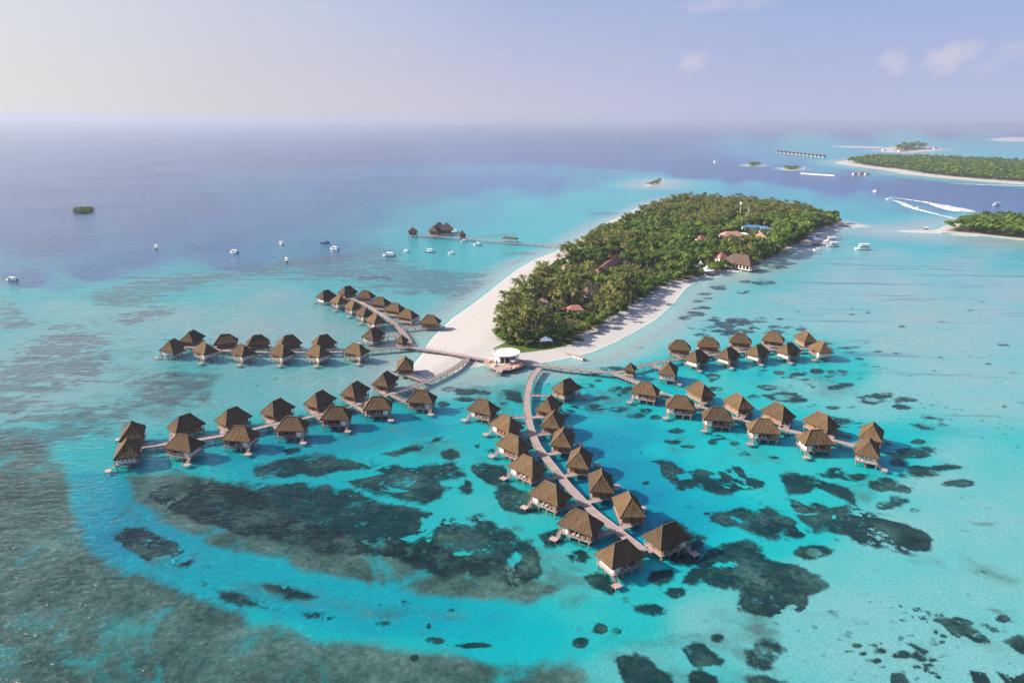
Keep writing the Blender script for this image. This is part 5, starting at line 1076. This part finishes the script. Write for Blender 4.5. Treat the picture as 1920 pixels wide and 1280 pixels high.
def speedboat(hullm='boat_white', canopym='boat_white'):
    r = empty('speedboat', (0, 0, 0)); m = MB(); hull_mesh(m, 8, 2.5, 1.05); m.build('hull', M[hullm], r)
    m = MB(); m.hexa([(-2.9, -1.05, 2.35), (1.5, -1.0, 2.35), (1.5, 1.0, 2.35), (-2.9, 1.05, 2.35)], [(-2.8, -.95, 2.52), (1.3, -.9, 2.55), (1.3, .9, 2.55), (-2.8, .95, 2.52)]); m.build('canopy', M[canopym], r)
    for x in (-2.7, -.8, 1.2):
        for y in (-.95, .95): m = MB(); m.tube([(x, y, .75), (x, y, 2.347)], [.05, .05], 6); m.build('canopy_post', M['steel_white'], r)
    m = MB(); m.hexa([(1.35, -.9, .9), (2.3, -.7, .95), (2.3, .7, .95), (1.35, .9, .9)], [(1.0, -.8, 1.75), (1.2, -.75, 1.75), (1.2, .75, 1.75), (1.0, .8, 1.75)]); m.build('windscreen', M['dark_glass'], r)
    m = MB()
    for x in (-2.2, -1.0): m.box(x, x+.5, -.9, .9, .7, 1.15)
    m.build('bench', M['cream_cloth'], r)
    for y in (-.45, .45): m = MB(); m.box(-4.45, -4.0, y-.2, y+.2, .1, 1.25); m.box(-4.3, -4.15, y-.07, y+.07, -.4, .1); m.build('outboard_motor', M['engine_dark'], r)
    return r
def ferry():
    r = empty('ferry', (0, 0, 0)); m = MB(); hull_mesh(m, 14, 4.2, 1.5, .5); m.build('hull', M['boat_white'], r)
    m = MB(); m.box(-5.6, 3.2, -1.7, 1.7, 1.2, 3.2); m.build('cabin', M['boat_white'], r)
    for y in (-1.73, 1.703): m = MB(); m.box(-5.2, 2.8, y, y+.027, 2.0, 2.8); m.build('window_band', M['dark_glass'], r)
    m = MB(); m.box(3.203, 3.24, -1.4, 1.4, 2.0, 2.9); m.build('windscreen', M['dark_glass'], r)
    m = MB(); m.box(-6.2, 3.8, -1.95, 1.95, 3.203, 3.36); m.build('roof', M['boat_white'], r)
    for x in (-5, -2, 1, 3):
        for y in (-1.6, 1.6): m = MB(); m.tube([(x, y, 3.36), (x, y, 5.0)], [.05, .05], 6); m.build('post', M['steel_white'], r)
    m = MB(); m.box(-5.6, 3.4, -1.8, 1.8, 5.0, 5.14); m.build('upper_canopy', M['boat_white'], r)
    return r
def dhoni():
    r = empty('wooden_boat', (0, 0, 0)); m = MB(); hull_mesh(m, 11, 3, 1.1, .4); m.tube([(5.3, 0, 1.1), (5.9, 0, 1.9), (5.8, 0, 2.7)], [.2, .15, .08], 6); m.build('hull', M['boat_brown'], r)
    m = MB(); m.box(-3.6, 1.6, -1.2, 1.2, .9, 2.3); m.build('cabin', M['boat_brown'], r); m = MB(); m.box(-3.9, 2.0, -1.35, 1.35, 2.303, 2.42); m.build('roof', M['boat_white'], r)
    m = MB(); m.tube([(0.5, 0, 2.42), (.5, 0, 5)], [.07, .05], 6); m.build('mast', M['timber_brown'], r)
    return r
BP = {'sb': speedboat(), 'bl': speedboat('boat_blue', 'boat_blue'), 'fe': ferry(), 'dh': dhoni()}; BPL = {'sb': 8.9, 'bl': 8.9, 'fe': 14.4, 'dh': 11.4}; bfirst = set()
BOATS = [
 (293, 465, 'sb', 9.5, 115, 'white canopied speedboat moored farthest left in the lagoon'), (439, 474, 'sb', 9.5, 155, 'white speedboat second from the left in the moored line'),
 (527, 457.5, 'sb', 8.5, 130, 'white speedboat moored farther out, third from the left'), (537, 489, 'sb', 9, 110, 'white speedboat moored nearest the viewer, at the reef edge'),
 (610, 455.5, 'bl', 9, 8, 'dark blue boat among the white moored boats'), (627, 468, 'sb', 10, 150, 'white speedboat just below the dark blue boat'),
 (729, 480, 'sb', 11, 176, 'long low white boat moored below the jetty, over the reef'), (761, 472, 'sb', 6.5, 140, 'small white boat between the two longer ones below the jetty'),
 (808, 472.5, 'sb', 10, 4, 'slim white boat lying level in front of the jetty huts'), (846, 475.5, 'sb', 6.5, 165, 'small white boat moored nearest the island below the jetty'),
 (869, 453.5, 'sb', 6.5, 170, 'little white boat tied close under the jetty hut'), (895, 459.5, 'sb', 8.5, 168, 'white boat right of the little one under the jetty'), (854, 436.5, 'sb', 12, 5, 'white boat berthed behind the jetty restaurant roofs'),
 (22, 526, 'sb', 9, 175, 'white boat at the far left edge of the photograph'),
 (1557, 453, 'fe', 13, 178, 'two-deck white ferry berthed at the island dock'), (1561, 462, 'fe', 12, 180, 'white ferry outside the two-deck ferry at the dock'), (1617, 467.5, 'fe', 14.5, 176, 'big white ferry anchored off the dock on the right'),
 (1532, 469, 'sb', 7, 160, 'small boat with pale canopy off the leafy right shore'), (1736, 430, 'dh', 11, 60, 'dark wooden boat off the sandbar at the right island'),
 (1640, 359.5, 'sb', 11, 100, 'small white boat alone in the dark blue channel'), (1868, 385, 'fe', 12, 178, 'white ferry crossing the channel at right'), (1811, 397.5, 'sb', 9, -40, 'speedboat at the head of the broad white wake'),
 (1668, 374, 'sb', 11, 150, 'speedboat at the left start of the two wakes'), (1718, 391, 'sb', 8, 140, 'small speedboat on the lower wake line'), (1340, 305, 'fe', 16, 100, 'distant white boat in the upper channel'), (1155, 266, 'fe', 34, 80, 'very distant pale ship left of centre near the horizon'), (1178, 243, 'fe', 60, 80, 'farthest pale ship just under the horizon'),
]
for x, y, k, L_, rz, lab in BOATS:
    p = at(x, y); s_ = L_/BPL[k]; kw = dict(label=lab, cat='boat')
    if k not in bfirst: bfirst.add(k); r = BP[k]; r.location = (p[0], p[1], 0); r.rotation_euler = (0, 0, rad(rz)); r.scale = (s_,)*3; tag(r, **kw)
    else: dup(BP[k], (p[0], p[1], 0), rad(rz), s_, **kw)

# ------------------------------------------------------------------ foam: wakes and surf
t = NT('sea_foam'); f = t.math('MULTIPLY', t.step(t.noise(t.pos(), .12, 5, .7), .34, .58), t.step(t.attr('edge'), .0, .5)); df = t.n('ShaderNodeBsdfDiffuse'); df.inputs['Color'].default_value = (.62, .64, .66, 1); tp = t.n('ShaderNodeBsdfTransparent'); mx = t.n('ShaderNodeMixShader'); t.l(f, mx.inputs[0]); t.l(tp.outputs[0], mx.inputs[1]); t.l(df.outputs[0], mx.inputs[2]); t.l(mx.outputs[0], t.out.inputs['Surface']); M['sea_foam'] = t.mat
def foam(pix, widths, lab, z=.06, name='foam'):
    P = [a2(x, y) for x, y in pix]; P = resample(P, 6.0); n = len(P); ws = np.interp(np.linspace(0, 1, n), np.linspace(0, 1, len(widths)), widths); V_, F_, A_ = [], [], []
    for i, p in enumerate(P):
        d = P[min(i+1, n-1)]-P[max(i-1, 0)]; d /= np.linalg.norm(d); nn = np.array([-d[1], d[0]])
        for k, u in enumerate((-1, -.4, .4, 1)): q_ = p+nn*u*ws[i]/2*RNG.uniform(.8, 1.15); V_.append((q_[0], q_[1], z)); A_.append(1.0 if abs(u) < .5 else 0)
    for i in range(n-1):
        for k in range(3): F_.append((i*4+k, i*4+k+1, i*4+k+5, i*4+k+4))
    me_ = bpy.data.meshes.new(name); me_.from_pydata(V_, [], F_); me_.materials.append(M['sea_foam']); set_attr(me_, 'edge', A_); tag(link(name, me_), lab, None, None, 'stuff')
foam([(1674, 370.5), (1705, 374.5), (1735, 379), (1765, 386), (1790, 392), (1808, 397)], [4, 9, 13, 26, 40, 34], 'broad white wake behind the speedboat')
foam([(1674, 375), (1692, 381), (1705, 388), (1720, 392.5), (1750, 400), (1785, 409), (1815, 415)], [5, 11, 14, 11, 9, 7, 3], 'thin curved lower wake')
foam([(1778, 344.5), (1830, 346), (1880, 347.5), (1935, 349)], [4, 12, 14, 12], 'surf line along the far island reef'); foam([(1855, 343.8), (1890, 344.5), (1935, 345.6)], [4, 10, 10], 'second surf line along the far island reef')

# ------------------------------------------------------------------ long jetty with huts on the left of the island
def pier(name, pix, w, z, lab, every=9, railing=True, cat='jetty', mat='timber_grey'):
    P = resample([a2(x, y, z) for x, y in pix], 3.0); r = empty(name, (0, 0, 0), label=lab, cat=cat); m = MB(); L_, R_ = ribbon(m, P, w, z-.25, z); m.build('deck', M[mat], r)
    if railing:
        for Q in (L_, R_): m = MB(); rail(m, Q, z, 1.0, 4.5); m.build('railing', M[mat], r)
    Q = resample(P, every)
    for i, p in enumerate(Q): d = Q[min(i+1, len(Q)-1)]-Q[max(i-1, 0)]; trestle(p, d/np.linalg.norm(d), w, z-.25, r, n=5)
    return r
pier('jetty', [(1072, 462), (1030, 459), (980, 455), (930, 451.5), (880, 447.5), (830, 443.5), (790, 441.5)], 2.8, 2.0, 'long thin jetty reaching left from the island beach to thatched huts', 7)
def pavilion(px, py, L_, Wd, ze, zr, ridge, rz, lab, wall=True, nm='jetty_hut'):
    p = at(px, py, 1.0); r = empty(nm, (p[0], p[1], 0), rad(rz), label=lab, cat='hut'); rf = link('roof', roof_mesh(L_, Wd, ze, zr, ridge, int(px), step=1.0, mats=('thatch_old', 'timber_dark')), r); link('ridge_cap', cap_mesh(L_, Wd, ze, zr, ridge, int(px)), rf)
    m = MB(); m.box(-L_*.5, L_*.5, -Wd*.5, Wd*.5, 1.7, 2.0); m.build('deck', M['timber_grey'], r)
    if wall: m = MB(); m.box(-L_*.36, L_*.36, -Wd*.34, Wd*.36, 2.003, ze+.1); m.build('wall', M['timber_brown'], r)
    for x in (-L_*.42, 0, L_*.42):
        for y in (-Wd*.42, Wd*.42): m = MB(); m.box(x-.13, x+.13, y-.13, y+.13, 2.003, ze); m.build('post', M['white_wall'], r); m = MB(); m.tube([(x, y, -3), (x, y, 1.697)], [.2, .2], 6); m.build('stilt', M['stilt_wood'], r)
    return r
pavilion(774, 441.5, 10, 9, 5, 9, 1, 10, 'square thatched hut at the outer end of the long jetty')
pavilion(815, 440.5, 12, 10, 5.5, 10.5, 3, 75, 'front left roof of the three-roofed jetty restaurant'); pavilion(824, 437.5, 13, 11, 6, 12, 3, 10, 'back left roof of the three-roofed jetty restaurant'); pavilion(838, 438.5, 13, 11, 5.5, 11.5, 3, 5, 'right-hand roof of the three-roofed jetty restaurant'); pavilion(867, 447.5, 7, 6.5, 5, 8.5, 1, 10, 'little thatched hut on the jetty beside the moored boats')
p, q = at(943, 453, 2), at(970, 455, 2); rz_ = math.degrees(math.atan2(q[1]-p[1], q[0]-p[0])); pavilion(956.5, 455.2, 15, 5, 5, 6.4, 12, rz_, 'low covered shelter halfway along the long jetty', False, 'jetty_shelter')

# ------------------------------------------------------------------ dock on the right shore
pier('dock', [(1522, 441.5), (1550, 442), (1577, 443)], 3, 2.0, 'upper grey dock arm right of the forest', 8); pier('dock', [(1513, 455.5), (1535, 454.5), (1556, 457.5)], 5, 2.0, 'lower dock arm where the ferries lie', 8, False)
for px, py, rm, lab in ((1511, 455, 'roof_salmon', 'small orange-roofed dock shed at the forest edge'), (1523, 452.5, 'roof_blue', 'blue-roofed dock shed beside the orange one'), (1532, 451, 'tent_white', 'white-roofed dock shelter nearest the ferries')):
    c = at(px, py, 3); o = pitched('dock_shed', c, rad(12), 9, 7, 3, 4.6, rm, lab, 'shed')

# ------------------------------------------------------------------ things on the beach
p = at(1078, 668, .4); r = empty('beached_pontoon', (p[0], p[1], .35), math.atan2(*(at(1090, 672)-at(1064, 663))[1::-1]), label='yellowish wooden pontoon lying at the water edge of the right beach', cat='pontoon')
m = MB(); m.box(-1, 6, -1.1, 1.1, .35, .75); m.build('deck', M['timber_grey'], r); m = MB(); m.box(-6.5, -1.003, -.6, .6, .3, .5); m.build('gangway', M['timber_grey'], r)
for y in (-.75, .75): m = MB(); m.tube([(-1, y, .05), (6, y, .05)], [.34, .34], 8); m.build('float', M['cream_cloth'], r)
for px, py, lab in ((1080, 642.5, 'pale wooden bench by the lawn edge on the right beach'), (1120, 624, 'reddish wooden bench below the trees of the right beach')):
    p = at(px, py, 1.2); r = empty('beach_bench', (p[0], p[1], 1.2), rad(5), label=lab, cat='bench'); m = MB(); m.box(-1.8, 1.8, -.5, .5, .4, .55); m.build('seat', M['cream_cloth'] if 'pale' in lab else M['roof_red'], r)
    for x in (-1.5, 1.5): m = MB(); m.box(x-.12, x+.12, -.4, .4, -.3, .397); m.build('leg', M['timber_brown'], r)
for px, py, rz, lab in ((1199, 567, 10, 'white catamaran drawn up on the right beach'), (1222, 555, 20, 'pale kayak rack boat under the trees of the right beach')):
    p = at(px, py, 1.2); r = empty('beached_boat', (p[0], p[1], 1.25), rad(rz), label=lab, cat='boat')
    for y in (-.9, .9): m = MB(); hull_mesh(m, 5.5, .55, .5, .1); m.v = [(a, b+y, c_) for a, b, c_ in m.v]; m.build('hull', M['boat_white'], r)
    m = MB(); m.box(-1.4, 1.2, -.9, .9, .5, .58); m.build('trampoline', M['cloth_dark'], r)

# ------------------------------------------------------------------ distant resort: villa row, breakwaters, small buildings
vp = [at(1457+i*(86/12), 286.5+i*(9.2/12)) for i in range(13)]
pier('villa_walkway', [(1456, 286), (1500, 290.8), (1545, 296)], 4, 2.0, 'thin dark walkway under the far row of villas', 26, False, 'walkway')
for i, p in enumerate(vp):
    r = empty('distant_villa', (p[0], p[1]-6, 0), rad(20), label='tiny dark-roofed villa in the far overwater row at upper right', cat='villa', group='villas of the far overwater row'); link('roof', roof_mesh(15, 12, 4.5, 9.5, 3, 400+i % 3, step=3, mats=('thatch_old', 'timber_dark')) if i < 3 else bpy.data.objects['distant_villa' if i % 3 == 0 else 'distant_villa.%03d' % (i % 3)].children[0].data, r)
    m = MB(); m.box(-5.5, 5.5, -4.5, 4.5, 1.5, 4.6); m.build('wall', M['white_wall'], r)
for pix, lab in (([(1502, 325.5), (1530, 327.5), (1566, 330)], 'pale straight breakwater of stones in front of the long island'),):
    P = resample([a2(x, y) for x, y in pix], 10); m = MB(); ribbon(m, P, 7, -1, 1.6); tag(m.build('breakwater', M['concrete']), lab, 'breakwater')
pier('far_jetty', [(1566, 330.5), (1620, 330), (1690, 328)], 3, 2, 'thin dark jetty joining the breakwater to the long island', 30, False, 'jetty')
for px, py, L_, rm, lab in ((1604, 327, 13, 'roof_salmon', 'pale low building left in the jetty cluster before the long island'), (1615, 326.5, 14, 'roof_red', 'red-roofed building in the jetty cluster before the long island'), (1626, 327, 12, 'roof_salmon', 'pink-roofed building right in the jetty cluster before the long island'),
                          (1658, 282, 18, 'roof_white', 'pale building at the left end of the farthest resort island'), (1690, 284, 28, 'roof_salmon', 'long pinkish building along the shore of the farthest resort island'), (1742, 279.8, 24, 'roof_salmon', 'pinkish buildings at the right end of the farthest resort island'), (1754, 279.2, 20, 'roof_red', 'small dark building beyond the pinkish one on the farthest island'),
                          (1510, 316, 9, 'roof_white', 'white hut right of the tiny bushy islet in the channel')):
    c = at(px, py, 2); pitched('distant_building', c, rad(5), L_, L_*.45, L_*.16+1, L_*.26+2, rm, lab, 'building')
print('trees', len(items), count, 'faces', len(rest[True]), len(rest[False]))
